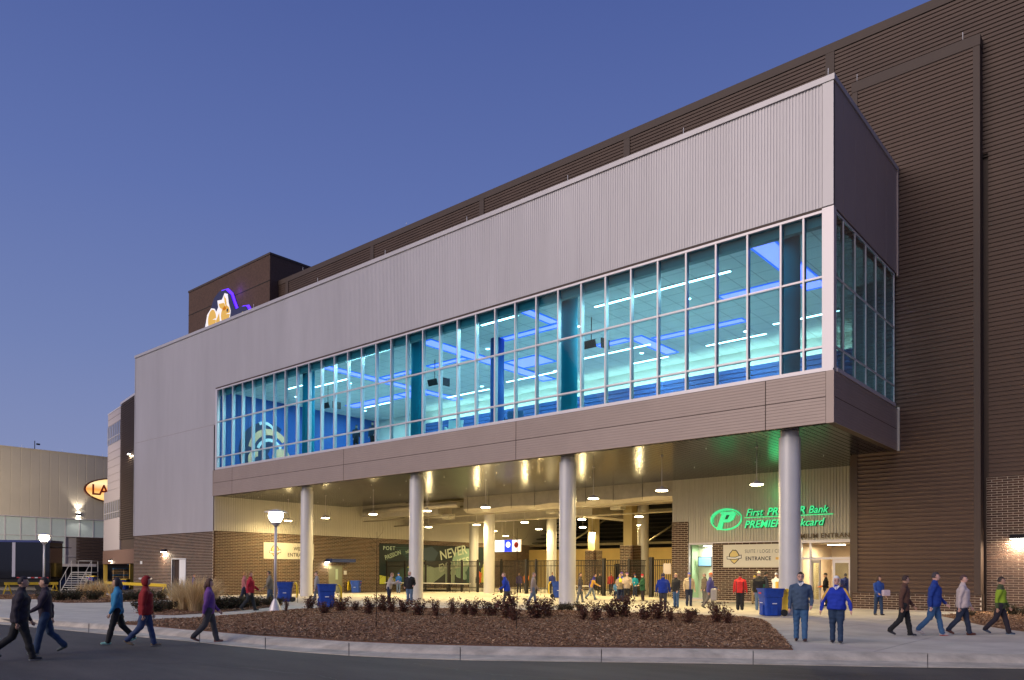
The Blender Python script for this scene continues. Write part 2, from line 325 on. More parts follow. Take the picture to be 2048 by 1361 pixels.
cf = MB().box((-57.4, 52.85, -0.02), (-20, 76, 0.0)); cf.build('concourse_floor', M_conc, kind='structure')
# service yard asphalt left of the plaza
yd = MB().add([(-64.2, 8, -0.352), (-160, -5, -0.352), (-160, 90, -0.352), (-64.2, 90, -0.352)], [(0, 3, 2, 1)])
yd.build('service_yard', M_asph, kind='structure')
yp = MB().add([(-64.0, 12, -0.345), (-69, 14, -0.345), (-73.5, 30.6, -0.345), (-64.0, 30.6, -0.345)], [(0, 3, 2, 1)]); yp.build('yard_path', M_conc, kind='structure')
def mulch(name, poly, dens, label_kind):
    a = np.array(poly); x0, y0 = a.min(0); x1, y1 = a.max(0)
    bm = bmesh.new(); vv = [bm.verts.new((x, y, gz(x) + 0.022)) for x, y in poly]; lo = [bm.verts.new((x, y, gz(x) - 0.06)) for x, y in poly]
    bm.faces.new(vv)
    for i in range(len(vv)): j = (i + 1) % len(vv); bm.faces.new((vv[i], lo[i], lo[j], vv[j]))
    bmesh.ops.recalc_face_normals(bm, faces=bm.faces); bmesh.ops.triangulate(bm, faces=bm.faces)
    me = bpy.data.meshes.new(name); bm.to_mesh(me); bm.free(); me.materials.append(M_soil); o = link(name, me); o['kind'] = 'structure'
    N = int(dens * (x1 - x0) * (y1 - y0)); P = RNG.uniform((x0, y0), (x1, y1), (N, 2))
    px = np.array([p[0] for p in poly]); py = np.array([p[1] for p in poly]); ins = np.zeros(N, bool); j = len(poly) - 1
    for i in range(len(poly)):
        c = ((py[i] > P[:, 1]) != (py[j] > P[:, 1])) & (P[:, 0] < (px[j] - px[i]) * (P[:, 1] - py[i]) / (py[j] - py[i] + 1e-12) + px[i]); ins ^= c; j = i
    P = P[ins]; N = len(P); dd = np.maximum(1.0, (P @ np.array([CM[2][0], CM[2][1]])) / 18.0)
    L = RNG.uniform(0.012, 0.05, N) * np.sqrt(dd); w = RNG.uniform(0.004, 0.012, N) * np.sqrt(dd); an = RNG.uniform(0, 2 * PI, N); ti = RNG.normal(0, 0.28, N); ro = RNG.normal(0, 0.5, N)
    z = np.array([gz(x) for x in P[:, 0]]) + 0.03 + RNG.uniform(0, 0.035, N) + 0.02 * np.sin(P[:, 0] * 2.1) * np.sin(P[:, 1] * 1.7)
    dx = np.stack([np.cos(an) * np.cos(ti), np.sin(an) * np.cos(ti), np.sin(ti)], 1); dy = np.stack([-np.sin(an) * np.cos(ro), np.cos(an) * np.cos(ro), np.sin(ro)], 1)
    c = np.column_stack([P, z]); V = np.empty((N, 4, 3)); 
    for k, (s1, s2) in enumerate(((-1, -1), (1, -1), (1, 1), (-1, 1))): V[:, k] = c + s1 * dx * L[:, None] + s2 * dy * w[:, None]
    me = bpy.data.meshes.new('mulch_chips'); me.vertices.add(4 * N); me.vertices.foreach_set('co', V.ravel()); me.loops.add(4 * N); me.loops.foreach_set('vertex_index', np.arange(4 * N, dtype=np.int32))
    me.polygons.add(N); me.polygons.foreach_set('loop_start', np.arange(0, 4 * N, 4, dtype=np.int32)); me.polygons.foreach_set('material_index', RNG.choice(4, N, p=(0.34, 0.36, 0.22, 0.08)).astype(np.int32))
    for m_ in M_mulch: me.materials.append(m_)
    me.update(calc_edges=True); k = link('mulch_chips', me); tag(k, label_kind, 'mulch'); k['kind'] = 'stuff'
mulch('front_bed', BED['front'], 520, 'brown bark mulch covering the long curved bed behind the kerb')
mulch('lamp_bed', BED['lamp'], 120, 'brown bark mulch round the foot of the far lamp post')
mulch('grass_bed', BED['grass'], 160, 'brown bark mulch under the tan grasses by the left brick wall')
mulch('right_bed', BED['right'], 200, 'brown bark mulch in the small bed by the green bin')
# ================================================================== STADIUM BUILDING
XL, XW, XK, YF, YW, YB = -71.6, -57.46, -10.05, 30.84, 39.94, 40.6
ZS = 7.6
stad = thing('stadium_building', 'large stadium building with an overhanging grey metal box above a glazed club level', 'stadium')
def ribbed(name, u0, u1, z0, z1, plane, pos, pitch, d, m, parent, vertical=True, face=0.5, **kw):
    """ribbed sheet; plane 'Y' faces -Y at y=pos, plane 'X' faces +X at x=pos"""
    mb = MB(); a0, a1 = (u0, u1) if vertical else (z0, z1); n = max(1, int(round((a1 - a0) / pitch))); p = (a1 - a0) / n; prof = []
    for i in range(n):
        s = a0 + i * p; e = p * (1 - face) / 4
        prof += [(s, 0), (s + e, 0), (s + 2 * e, d), (s + p - 2 * e, d), (s + p - e, 0)]
    prof.append((a1, 0)); b0, b1 = (z0, z1) if vertical else (u0, u1); vs = []
    for t, q in prof:
        for b in (b0, b1):
            u, z = (t, b) if vertical else (b, t)
            vs.append((u, pos - q, z) if plane == 'Y' else (pos + q, u, z))
    mb.add(vs, [(2 * i, 2 * i + 2, 2 * i + 3, 2 * i + 1) for i in range(len(prof) - 1)])
    o = mb.build(name, m, parent, **kw); return o
# core volumes (solid backing behind the skins)
core = MB()
core.box((XL + 0.05, YF + 0.12, 4.9), (XW - 0.05, 60, 20.9)); core.box((XL + 0.05, YF + 0.25, -0.6), (XW - 0.3, 62, 4.9))
core.box((XW - 0.04, YF + 0.1, 16.12), (XK - 0.08, YB, 20.95))
core.box((-64.2, YB + 0.08, 20.8), (9, YB + 6, 28.7)); core.box((-12.0, YW + 0.1, 0), (-6.7, YB + 1, 26.0)); core.box((-12.3, YB + 0.2, 0), (9, YB + 8, 28.6))
core.box((XW - 0.3, YF + 0.3, -0.4), (XW - 0.1, 76, 9.5))
core.build('wall_core', M_brown, stad)
# front grey metal
ribbed('metal_wall', XL, -57.25, 13.27, 20.97, 'Y', YF, 0.13, 0.017, M_front, stad)
ribbed('metal_wall', XL, XW, 4.84, 13.21, 'Y', YF, 0.13, 0.017, M_front, stad)
ribbed('metal_wall', -57.25, XK - 0.42, 16.1, 20.97, 'Y', YF, 0.13, 0.017, M_front, stad)
MB().box((XL, YF - 0.01, 13.21), (-57.3, YF + 0.05, 13.27)).build('seam_strip', M_alud, stad)
MB().box((XL - 0.03, YF - 0.045, 4.84), (XL + 0.1, YF + 0.2, 20.97)).build('corner_trim', M_front, stad)
MB().box((XK - 0.42, YF - 0.05, 16.1), (XK, YF + 0.1, 20.97)).build('corner_trim', M_front, stad)
cp = MB(); cp.box((XL - 0.06, YF - 0.09, 20.97), (XK + 0.05, YF + 0.35, 21.2)); cp.box((XK - 0.3, YF + 0.35, 20.98), (XK + 0.05, YW, 21.19)); cp.build('coping', M_front, stad)
MB().box((XK - 0.42, YF - 0.03, 15.98), (-57.2, YF + 0.3, 16.1)).build('soffit_trim', M_brown, stad)
MB().box((-57.25, YF + 0.1, 20.5), (XK - 0.1, YB, 20.94)).build('box_roof', M_alud, stad)
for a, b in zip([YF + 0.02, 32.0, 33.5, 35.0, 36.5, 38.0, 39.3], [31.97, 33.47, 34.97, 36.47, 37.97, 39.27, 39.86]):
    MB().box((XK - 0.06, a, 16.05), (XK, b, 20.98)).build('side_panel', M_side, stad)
MB().box((XK - 0.1, YF + 0.05, 15.95), (XK - 0.03, YW, 16.05)).build('soffit_trim', M_brown, stad)
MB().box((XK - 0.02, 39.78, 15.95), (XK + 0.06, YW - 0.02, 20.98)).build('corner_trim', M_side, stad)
# glazing, front
mx = [-10.45, -11.22, -12.14] + [-12.14 - 1.418 * k for k in range(1, 32)] + [-56.78]
mx = sorted(set(round(x, 3) for x in mx if x > -56.9)); 
zt = [9.67, 10.62, 13.37, 15.98]
gl = link('glazed_wall', None, stad); gl['label'] = 'teal glazed club wall in three rows of panes'
mull = MB().box((-0.04, -0.04, 9.75), (0.04, 0.2, 15.98)).mesh('mullion', M_alu)
for x in mx[1:-1]: link('mullion', mull, gl, (x, YF, 0))
MB().box((-57.15, YF - 0.06, 9.63), (XK - 0.02, YF + 0.22, 9.78)).build('sill_rail', M_alu, gl)
MB().box((-57.15, YF - 0.05, 15.88), (XK - 0.44, YF + 0.2, 15.98)).build('head_rail', M_alu, gl)
for z in zt[1:3]: MB().box((-57.0, YF - 0.02, z - 0.04), (XK - 0.44, YF + 0.16, z + 0.04)).build('transom', M_alu, gl)
MB().box((-57.2, YF - 0.055, 9.7), (-56.9, YF + 0.2, 15.98)).build('end_post', M_alu, gl)
MB().box((XK - 0.44, YF - 0.045, 9.7), (XK + 0.01, YF + 0.28, 16.05)).build('corner_post', M_alu, gl)
pc = {}
for a, b in zip([-56.9] + mx[1:], mx[1:] + [XK - 0.44]):
    if b - a < 0.3: continue
    for z0, z1 in ((9.78, 10.58), (10.66, 13.33), (13.41, 15.88)):
        k = (round(b - a, 2), z0)
        if k not in pc: pc[k] = MB().box((0.035, -0.006, z0), (b - a - 0.035, 0.006, z1)).mesh('pane', G_front)
        link('pane', pc[k], gl, (a, YF + 0.08, 0))
gs = link('side_glazing', None, stad)
ys = [YF + 0.25, 32.04, 33.52, 34.99, 36.46, 37.9, 39.37]
for y in ys[1:]: MB().box((XK - 0.13, y - 0.03, 9.7), (XK + 0.0, y + 0.03, 15.95)).build('mullion', M_alu, gs)
MB().box((XK - 0.22, YF + 0.28, 9.63), (XK + 0.05, 39.42, 9.78)).build('sill_rail', M_alu, gs)
for z in (10.62, 13.37, 15.92): MB().box((XK - 0.10, YF + 0.28, z - 0.03), (XK - 0.002, 39.35, z + 0.03)).build('transom', M_alu, gs)
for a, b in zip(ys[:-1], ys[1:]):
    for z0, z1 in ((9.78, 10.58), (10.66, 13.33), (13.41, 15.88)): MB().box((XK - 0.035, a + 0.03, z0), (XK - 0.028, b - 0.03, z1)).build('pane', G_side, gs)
# taupe fascia band
fx = [XW, -54.6, -40.82, -26.2, -12.76, XK - 0.28]
fa = link('fascia', None, stad)
for a, b in zip(fx[:-1], fx[1:]):
    for z0, z1 in ((ZS + 0.0, 8.61), (8.64, 9.62)):
        ribbed('fascia_panel', a + 0.02, b - 0.02, z0, z1, 'Y', YF - 0.03, 0.125, 0.014, M_taupe, fa, vertical=False, face=0.8)
MB().box((XK - 0.28, YF - 0.06, ZS - 0.01), (XK + 0.02, YF + 0.05, 9.63)).build('corner_trim', M_taupe, fa)
MB().box((XW - 0.05, YF - 0.055, ZS - 0.01), (XW + 0.03, YF + 0.02, 9.63)).build('corner_trim', M_taupe, fa)
MB().box((XW, YF - 0.028, ZS), (XK - 0.05, YF + 0.28, 9.63)).box((XK - 0.3, YF, ZS + 0.003), (XK - 0.02, YW, 9.63)).build('fascia_frame', M_brown, fa)
for z0, z1 in ((ZS, 8.61), (8.64, 9.62)): ribbed('fascia_panel', YF + 0.04, YW - 0.1, z0, z1, 'X', XK - 0.012, 0.125, 0.014, M_taupe, fa, vertical=False, face=0.8)
MB().box((XK - 0.02, YW - 0.1, ZS - 0.01), (XK + 0.1, YW - 0.02, 9.66)).build('corner_trim', M_cream, fa)
# soffit planks
sf = link('soffit', None, stad)
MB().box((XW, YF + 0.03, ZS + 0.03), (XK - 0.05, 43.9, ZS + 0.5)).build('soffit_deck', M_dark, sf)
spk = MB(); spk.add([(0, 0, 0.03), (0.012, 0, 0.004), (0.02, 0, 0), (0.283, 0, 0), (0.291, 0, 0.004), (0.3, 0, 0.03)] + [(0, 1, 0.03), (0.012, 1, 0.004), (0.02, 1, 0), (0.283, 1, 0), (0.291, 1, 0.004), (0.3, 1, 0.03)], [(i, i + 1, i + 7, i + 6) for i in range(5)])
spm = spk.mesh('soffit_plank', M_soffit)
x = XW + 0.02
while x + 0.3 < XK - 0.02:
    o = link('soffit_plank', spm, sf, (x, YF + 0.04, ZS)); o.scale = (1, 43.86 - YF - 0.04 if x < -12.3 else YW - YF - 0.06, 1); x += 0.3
for i in range(26):      # small sprinkler heads
    MB().lathe([(0.012, 0), (0.012, -0.06), (0.03, -0.065), (0.03, -0.075), (0.005, -0.08)], 8, (-13.2 - (i % 13) * 3.5, 33.4 + (i // 13) * 5.6, ZS + 0.01)).build('sprinkler_head', M_white, sf)
# columns
def column(x, y, z1, r=0.43, label=None, m=None):
    mb = MB(); mb.lathe([(r, -0.05 + gz(x)), (r, 1.35), (r - 0.006, 1.352), (r - 0.006, 1.362), (r, 1.364), (r, 4.2), (r - 0.006, 4.202), (r - 0.006, 4.212), (r, 4.214), (r, z1 - 0.25), (r - 0.06, z1 - 0.24), (r - 0.06, z1 + 0.2)], 72, (x, y, 0), sm=False)
    o = mb.build('column', m or M_col, stad); return o
for x in (-12.16, -23.6, -35.0, -46.35): column(x, 31.85, ZS)
column(-42.8, 47.0, 9.4, 0.45); column(-32.6, 54.2, 9.4, 0.45); column(-42.9, 55.5, 9.4, 0.45); column(-52.6, 55.5, 9.4, 0.45)
# ---- brick walls: mortar sheet with proud bricks
BL, BH, BM = 0.389, 0.0855, 0.0165
BPITCH, CPITCH = 0.4064, 0.1016
def brick_wall(name, u0, u1, z0, z1, plane, pos, parent, pieces=None, holes=(), CPITCH=0.124, BPITCH=0.44, BM=0.021, **kw):
    w = link(name, None, parent, **kw); mort = MB(); fr = lambda u, d, z: (u, pos - d, z) if plane == 'Y' else (pos + d, u, z)
    def bx(mb, a, b, c, d_, e, f): mb.box(fr(a, d_, e), fr(b, c, f))
    segs = [(u0, u1, z0, z1)]
    for h in holes:
        ns = []
        for s in segs:
            a, b, c, d_ = s
            if h[1] <= a or h[0] >= b or h[3] <= c or h[2] >= d_: ns.append(s); continue
            if h[0] > a: ns.append((a, h[0], c, d_))
            if h[1] < b: ns.append((h[1], b, c, d_))
            if h[3] < d_: ns.append((max(a, h[0]), min(b, h[1]), h[3], d_))
            if h[2] > c: ns.append((max(a, h[0]), min(b, h[1]), c, h[2]))
        segs = ns
    for a, b, c, d_ in segs: bx(mort, a, b, 0.0, -0.2, c, d_)
    mort.build('mortar_bed', M_mortar, w)
    full = None; L = []; nc = int((z1 - z0) / CPITCH)
    for r in range(nc):
        z = z1 - (r + 1) * CPITCH; off = (r % 2) * BPITCH / 2; u = u0 - off
        while u < u1:
            a, b = max(u0 + 0.004, u + BM / 2), min(u1 - 0.004, u + BPITCH - BM / 2); u += BPITCH
            if b - a < 0.05: continue
            q = [(a, b)]
            for h in holes:
                if z + CPITCH > h[2] + 0.02 and z < h[3] - 0.02:
                    nq = []
                    for a2, b2 in q:
                        if h[1] <= a2 or h[0] >= b2: nq.append((a2, b2))
                        else:
                            if h[0] - a2 > 0.05: nq.append((a2, h[0]))
                            if b2 - h[1] > 0.05: nq.append((h[1], b2))
                    q = nq
            for a2, b2 in q: L.append((a2, b2, z + BM / 2, z + CPITCH - BM / 2))
    def five(mb, a, b, c, d_, e, mi=0):   # front face and four edges
        P = [fr(a, e, c), fr(b, e, c), fr(b, e, d_), fr(a, e, d_), fr(a, 0, c), fr(b, 0, c), fr(b, 0, d_), fr(a, 0, d_)]
        mb.add(P, [(0, 1, 2, 3), (4, 5, 1, 0), (1, 5, 6, 2), (3, 2, 6, 7), (4, 0, 3, 7)], mi)
    if pieces:
        L.sort(key=lambda q: pieces(0.5 * (q[0] + q[1]), q[2])); ind = [q for q in L[:298] if pieces(0.5 * (q[0] + q[1]), q[2]) < 1e8]; L = L[len(ind):]
        sh = {}
        for a, b, c, d_ in ind:
            k = round(b - a, 3)
            if k not in sh:
                m_ = MB(); P0 = pos; P = [(0, 0, 0)] ; h_ = d_ - c
                g = (lambda u, d, z: (u, -d, z)) if plane == 'Y' else (lambda u, d, z: (d, u, z))
                e = 0.012; pts = [g(0, e, 0), g(b - a, e, 0), g(b - a, e, h_), g(0, e, h_), g(0, 0, 0), g(b - a, 0, 0), g(b - a, 0, h_), g(0, 0, h_)]
                m_.add(pts, [(0, 1, 2, 3), (4, 5, 1, 0), (1, 5, 6, 2), (3, 2, 6, 7), (4, 0, 3, 7)]); sh[k] = m_.mesh('brick', M_brick)
            l_ = fr(a, random.uniform(-0.002, 0.002), c); link('brick', sh[k], w, l_)
    if L:
        mb = MB()
        for a, b, c, d_ in L: five(mb, a, b, c, d_, 0.012 + random.uniform(-0.002, 0.002), random.choice((0, 0, 1, 1, 2)))
        o = mb.build('bricks', [M_brick_a, M_brick_b, M_brick], w); o['kind'] = 'stuff'
    return w
dpt = lambda x, y: depth((x, y, 1.7))
# left block wall and its door
da = hit(344, 1150, 1, YF); db = hit(371, 1150, 1, YF); dtop = hit(357, 1119, 1, YF)[2]
brick_wall('brick_wall', XL, XW, -0.5, 4.84, 'Y', YF + 0.02, stad, pieces=lambda u, z: -u, holes=[(da[0], db[0], -0.5, dtop)], label='brown brick base of the left block with an open doorway')
brick_wall('brick_wall', YF + 0.03, 52.0, -0.5, 4.90, 'X', XW, stad, pieces=lambda u, z: u, label='brown brick side wall behind the west entrance banner')
brick_wall('brick_wall', 52.0, 75.0, 0.0, 4.90, 'X', XW, stad)
MB().box((XW - 0.25, 30.86, 4.9), (XW - 0.02, 76, 9.6)).build('wall_backing', M_brown, stad)
ribbed('metal_wall', YF + 0.06, 43.9, 4.9, ZS + 0.02, 'X', XW, 0.2, 0.03, M_cream, stad); ribbed('metal_wall', 43.9, 76, 4.9, 9.5, 'X', XW, 0.2, 0.03, M_cream, stad)
dj = MB(); dx0, dx1 = da[0], db[0]
dj.box((dx0 - 0.06, YF - 0.03, -0.36), (dx0, YF + 0.1, dtop + 0.07)); dj.box((dx1, YF - 0.03, -0.36), (dx1 + 0.06, YF + 0.1, dtop + 0.07)); dj.box((dx0, YF - 0.031, dtop), (dx1, YF + 0.1, dtop + 0.07)); dj.build('door_frame', M_white, stad)
MB().box((dx0, YF + 0.21, -0.3), (dx0 + (dx1 - dx0) * 0.52, YF + 0.24, dtop)).build('passage_wall', M_brick_a, stad)
dr = MB().box((dx0 + (dx1 - dx0) * 0.5, YF + 0.04, -0.32), (dx1 - 0.02, YF + 0.1, dtop - 0.02)).build('door', M_white, stad)
MB().tube([(dx0 + (dx1 - dx0) * 0.56, YF + 0.03, 0.75), (dx0 + (dx1 - dx0) * 0.56, YF - 0.03, 0.75)], 0.02, 6).build('handle', M_alu, dr)
# louvre vent high on the west wall
lv = link('louvre_vent', None, stad)
MB().box((XW + 0.03, 46.3, 7.0), (XW + 0.05, 51.5, 8.2)).build('vent_back', M_dark, lv)
lsl = MB().obox((0, 0, 0), (0.05, 0, 0.03), (0, 2.58, 0), (0.006, 0, -0.01)).mesh('slat', M_brown)
for i in range(9): link('slat', lsl, lv, (XW + 0.1, 48.9, 7.07 + i * 0.13))
# ---- premium entrance wall (Y = 43.9)
PX0, PX1, PY = -24.25, -13.2, 43.9
pw = brick_wall('brick_wall', PX0 + 1.15, PX1, 0.0, 3.56, 'Y', PY, stad, pieces=lambda u, z: (-u if u < -16.2 else 1e9), holes=[(-23.1, -21.5, 0.15, 3.56), (-16.15, -13.25, -0.1, 3.56)], label='brown brick wall round the premium entrance doors')
brick_wall('brick_wall', PX0, PX0 + 1.13, 0.0, 4.95, 'Y', PY - 0.08, stad, pieces=lambda u, z: -z, label='tall brown brick pier left of the lobby window')
MB().box((PX0, PY - 0.075, 0), (PX0 + 1.13, PY + 4, 4.9)).build('wall_core', M_brown, stad)
ribbed('metal_wall', PX0, PX0 + 1.15, 4.95, ZS, 'Y', PY - 0.02, 0.17, 0.035, M_cream, stad); ribbed('metal_wall', PX0 + 1.15, PX1 + 0.1, 3.6, ZS, 'Y', PY - 0.02, 0.17, 0.035, M_cream, stad)
MB().box((PX0 + 1.15, PY - 0.06, 3.56), (PX1 + 0.1, PY + 0.1, 3.61)).build('drip_trim', M_alu, stad)
MB().box((PX0 + 0.1, PY + 0.01, 3.62), (PX1 + 1.2, PY + 0.2, 9.4)).build('wall_core', M_brown, stad)
for xx in (-22.2, -20.0, -17.8, -15.6): MB().box((xx, PY - 0.06, 3.62), (xx + 0.02, PY - 0.03, ZS - 0.01)).build('panel_joint', M_alud, stad)
# lobby behind the doors and the window
lob = MB(); M_lob = mat('lobby_wall', (0.62, 0.50, 0.36), 0.8); M_lobg = mat('lobby_green', (0.36, 0.50, 0.30), 0.8)
lob.box((-16.6, PY + 6, 0), (-12.9, PY + 6.1, 3.5)); lob.box((-16.5, PY + 0.25, 0), (-16.4, PY + 6, 3.5)); lob.box((-13.2, PY + 0.25, 0), (-13.1, PY + 6, 3.5)); lob.box((-16.5, PY + 0.22, 3.5), (-13.1, PY + 6, 3.55)); lob.build('lobby_shell', M_lob, stad)
lg = MB(); lg.box((-23.1, PY + 1.1, 0), (-20.6, PY + 1.2, 3.5)); lg.box((-20.7, PY + 0.22, 0), (-20.6, PY + 1.1, 3.5)); lg.box((-23.1, PY + 0.22, 3.5), (-20.6, PY + 1.1, 3.55)); lg.build('office_shell', mat('office_wall', (0.70, 0.72, 0.58), 0.8), stad)
MB().box((-23.1, PY + 0.22, 0), (-23.0, PY + 1.1, 3.5)).build('office_shell', M_lobg, stad)
wn_ = link('lobby_window', None, stad)
fr_ = MB()
for a, b, c, d_ in ((-23.12, -23.05, 0.15, 3.56), (-21.55, -21.48, 0.15, 3.56)): fr_.box((a, PY - 0.03, c), (b, PY + 0.1, d_))
fr_.box((-23.05, PY - 0.029, 0.12), (-21.55, PY + 0.1, 0.2)); fr_.box((-23.05, PY - 0.029, 3.49), (-21.55, PY + 0.1, 3.56)); fr_.build('frame', M_alu, wn_)
MB().box((-23.05, PY + 0.03, 0.2), (-21.55, PY + 0.04, 3.49)).build('pane', G_clear, wn_)
ent = link('entrance_doors', None, stad)
fr_ = MB()
for x0, x1 in ((-16.15, -16.05), (-15.62, -15.52), (-13.36, -13.25)): fr_.box((x0, PY - 0.06, 0), (x1, PY + 0.1, 3.55))
fr_.box((-16.05, PY - 0.055, 2.52), (-13.36, PY + 0.1, 2.64)); fr_.box((-16.05, PY - 0.055, 3.46), (-13.36, PY + 0.1, 3.55)); fr_.build('frame', M_alu, ent)
for a, b, c, d_ in ((-16.05, -15.62, 0.06, 2.52), (-16.05, -15.62, 2.64, 3.46), (-15.52, -13.36, 2.64, 3.46)): MB().box((a, PY + 0.02, c), (b, PY + 0.03, d_)).build('pane', G_clear, ent)
def leaf(x, w, ang):
    d = link('door_leaf', None, ent, (x, PY + 0.0, 0), (0, 0, ang)); f = MB()
    f.box((0, -0.025, 0.02), (0.13, 0.025, 2.5)); f.box((w - 0.13, -0.025, 0.02), (w, 0.025, 2.5)); f.box((0.13, -0.024, 0.02), (w - 0.13, 0.024, 0.3)); f.box((0.13, -0.024, 2.32), (w - 0.13, 0.024, 2.5)); f.build('door_frame', M_alu, d)
    MB().box((0.13, -0.006, 0.3), (w - 0.13, 0.006, 2.32)).build('pane', glass_d, d)
    h = MB().tube([(w - 0.065 if ang == 0 else w - 0.065, -0.03, 0.85), (w - 0.065, -0.09, 0.9), (w - 0.065, -0.09, 1.25), (w - 0.065, -0.03, 1.3)], 0.016, 6); h.build('handle', M_alu, d)
glass_d = glassmat('door_glass', (0.42, 0.46, 0.36), 0.06)
leaf(-15.5, 0.95, -0.75); leaf(-14.36, 0.98, 0.0)
# ---- brown siding bay and base bricks
bay = link('siding_bay', None, stad)
bd = MB(); L_ = 4.98
prof = [(0, 0.0), (0.03, 0.0), (0.045, 0.05), (0.165, 0.075), (0.18, 0.02), (0.2, 0.0)]
bd.add([(0, -d, z) for z, d in prof] + [(L_, -d, z) for z, d in prof], [(i, 6 + i, 7 + i, i + 1) for i in range(5)]); bdm = fixn(bd.build('tmp', M_brown_b)); bdme = bdm.data; bpy.data.objects.remove(bdm)
zz = 0.83
while zz < 25.55: link('siding_board', bdme, bay, (-11.87, YW + 0.06, zz)); zz += 0.2
tm = MB(); tm.box((-12.13, YW - 0.04, 0.82), (-11.87, YB, 25.6)); tm.build('corner_trim', M_brown, bay)
MB().box((-6.89, YW - 0.04, 0.82), (-6.62, YB - 0.02, 25.6)).build('corner_trim', M_brown, bay)
MB().box((-12.15, YW - 0.06, 25.6), (-6.6, YB + 0.02, 26.1)).build('beam_trim', M_brown, bay)
MB().box((-12.16, YW - 0.03, 0.79), (-6.6, YB, 0.84)).build('sill_trim', M_brown, bay)
brick_wall('brick_wall', -12.14, -6.6, -0.02, 0.79, 'Y', YW - 0.0, stad, pieces=lambda u, z: -u, CPITCH=0.11, BPITCH=0.4064, BM=0.016, label='low brown brick base under the brown siding')
MB().box((-12.14, YW + 0.0, 0), (-12.1, 44, 7.6)).box((-6.66, YW + 0.02, 0), (-6.6, YB + 0.05, 0.79)).build('side_return', M_brown, stad)
MB().box((-12.25, YW + 0.05, 0.05), (-12.13, 44, 7.58)).build('side_return', M_brown, stad)
def siding(name, x0, x1, z0, z1, y, **kw):
    n = int(round((z1 - z0) / 0.2)); mb = MB()
    for i in range(n):
        z = z0 + i * 0.2; mb.add([(x0, y - d, z + q) for q, d in prof] + [(x1, y - d, z + q) for q, d in prof], [(k, 6 + k, 7 + k, k + 1) for k in range(5)])
    o = fixn(mb.build(name, M_brown_s, stad)); o['kind'] = 'stuff'; return o
M_brown_s = mat('brown_siding', (0.100, 0.062, 0.046), 0.55, 0.1, 0.14, 0.5)
siding('siding_boards', -63.9, -6.4, 20.9, 28.5, YB); siding('siding_boards', -6.4, 8, 6.1, 28.5, YB)
MB().box((-64.0, YB - 0.12, 28.5), (8, YB + 0.6, 28.95)).build('roof_edge', M_brown, stad)
for x in (-13.4, -25.6, -37.8, -50.1, -62.4): MB().box((x - 0.22, YB - 0.11, 20.9), (x + 0.22, YB, 28.5)).build('seam_cover', M_brown, stad)
# bricks nearest the frame as single pieces
brick_wall('brick_wall', -6.5, -0.5, -0.02, 6.1, 'Y', YB - 0.02, stad, pieces=lambda u, z: u, CPITCH=0.107, BPITCH=0.4064, BM=0.016, label='tall brown brick wall behind the green bin')
# rods on the parapet
for x, y, z in [(-10.3, YF + 0.1, 21.2), (-16.6, YF + 0.1, 21.2), (-23, YF + 0.1, 21.2), (-30, YF + 0.1, 21.2), (-37, YF + 0.1, 21.2), (-44, YF + 0.1, 21.2), (-52, YF + 0.1, 21.2), (-7.3, YW, 26.1), (-11.9, YW, 26.1), (-60, YB, 28.95), (-46, YB, 28.95)]:
    MB().tube([(x, y, z - 0.02), (x, y, z + 0.38)], 0.014, 6).build('lightning_rod', M_white, stad)
# ---- tower behind
tw = thing('brick_tower', 'square brown brick tower rising behind the grey metal box', 'tower')
TX0, TX1, TY = -79.4, -63.87, 39.65
MB().box((TX0, TY, 10), (TX1, TY + 14, 31.2)).build('tower_wall', mat('tower_brick', (0.125, 0.075, 0.056), 0.85, 0, 0.3, 14, 0.5, 30), tw)
tb = MB()
for i in range(102):
    z = 21 + i * 0.1016; tb.box((TX0 + 0.01, TY - 0.012, z), (TX1 - 0.01, TY, z + 0.088)); tb.box((TX1, TY + 0.01, z), (TX1 + 0.012, TY + 13.9, z + 0.088))
o = tb.build('brick_courses', mat('tower_brick_course', (0.115, 0.066, 0.048), 0.85, 0, 0.3, 7, 0.5, 30), tw); o['kind'] = 'stuff'
MB().box((TX0 - 0.05, TY - 0.06, 31.2), (TX1 + 0.06, TY + 14, 31.4)).build('coping', M_brown, tw)
MB().box((TX0, TY - 0.03, 28.75), (TX1, TY - 0.001, 28.82)).build('joint_band', M_dark, tw)
# ---- angled wing at far left
wg = thing('angled_wing', 'far left wing of the stadium with stacked grey panels and a louvred bay', 'wing')
P0 = np.array([-86.57, 37.15]); WD = np.array([-0.98440555, 0.17591394]); WN = np.array([-0.17591394, -0.98440555])
if WN @ (-P0) < 0: WN = -WN
def wbox(mb, s0, s1, d0, d1, z0, z1, mi=0):
    c = P0 + WD * (s0 + s1) / 2 + WN * (d0 + d1) / 2; return mb.obox((c[0], c[1], (z0 + z1) / 2), (WD[0] * (s1 - s0) / 2, WD[1] * (s1 - s0) / 2, 0), (WN[0] * (d1 - d0) / 2, WN[1] * (d1 - d0) / 2, 0), (0, 0, (z1 - z0) / 2), mi)
wbox(MB(), -12, 5.7, -12, -0.1, 2.5, 21.0).build('wing_core', M_brown, wg)
wbox(MB(), 5.7, 12.2, -12, 0.0, 11.3, 20.6).build('wing_core', M_alud, wg); wbox(MB(), 5.7, 14.0, -12, 0.0, 4.0, 11.3).build('wing_core', M_alud, wg)
wbox(MB(), -12, 14.2, -12, 0.05, 2.5, 4.1).build('brick_band', mat('wing_brick', (0.15, 0.085, 0.065), 0.85, 0, 0.2, 10), wg)
lm = wbox(MB(), -5.0, 5.68, 0, 0.09, 0, 0.11).mesh('louvre_blade', M_brown)
for i in range(62): link('louvre_blade', lm, wg, (0, 0, 5.3 + i * 0.25))
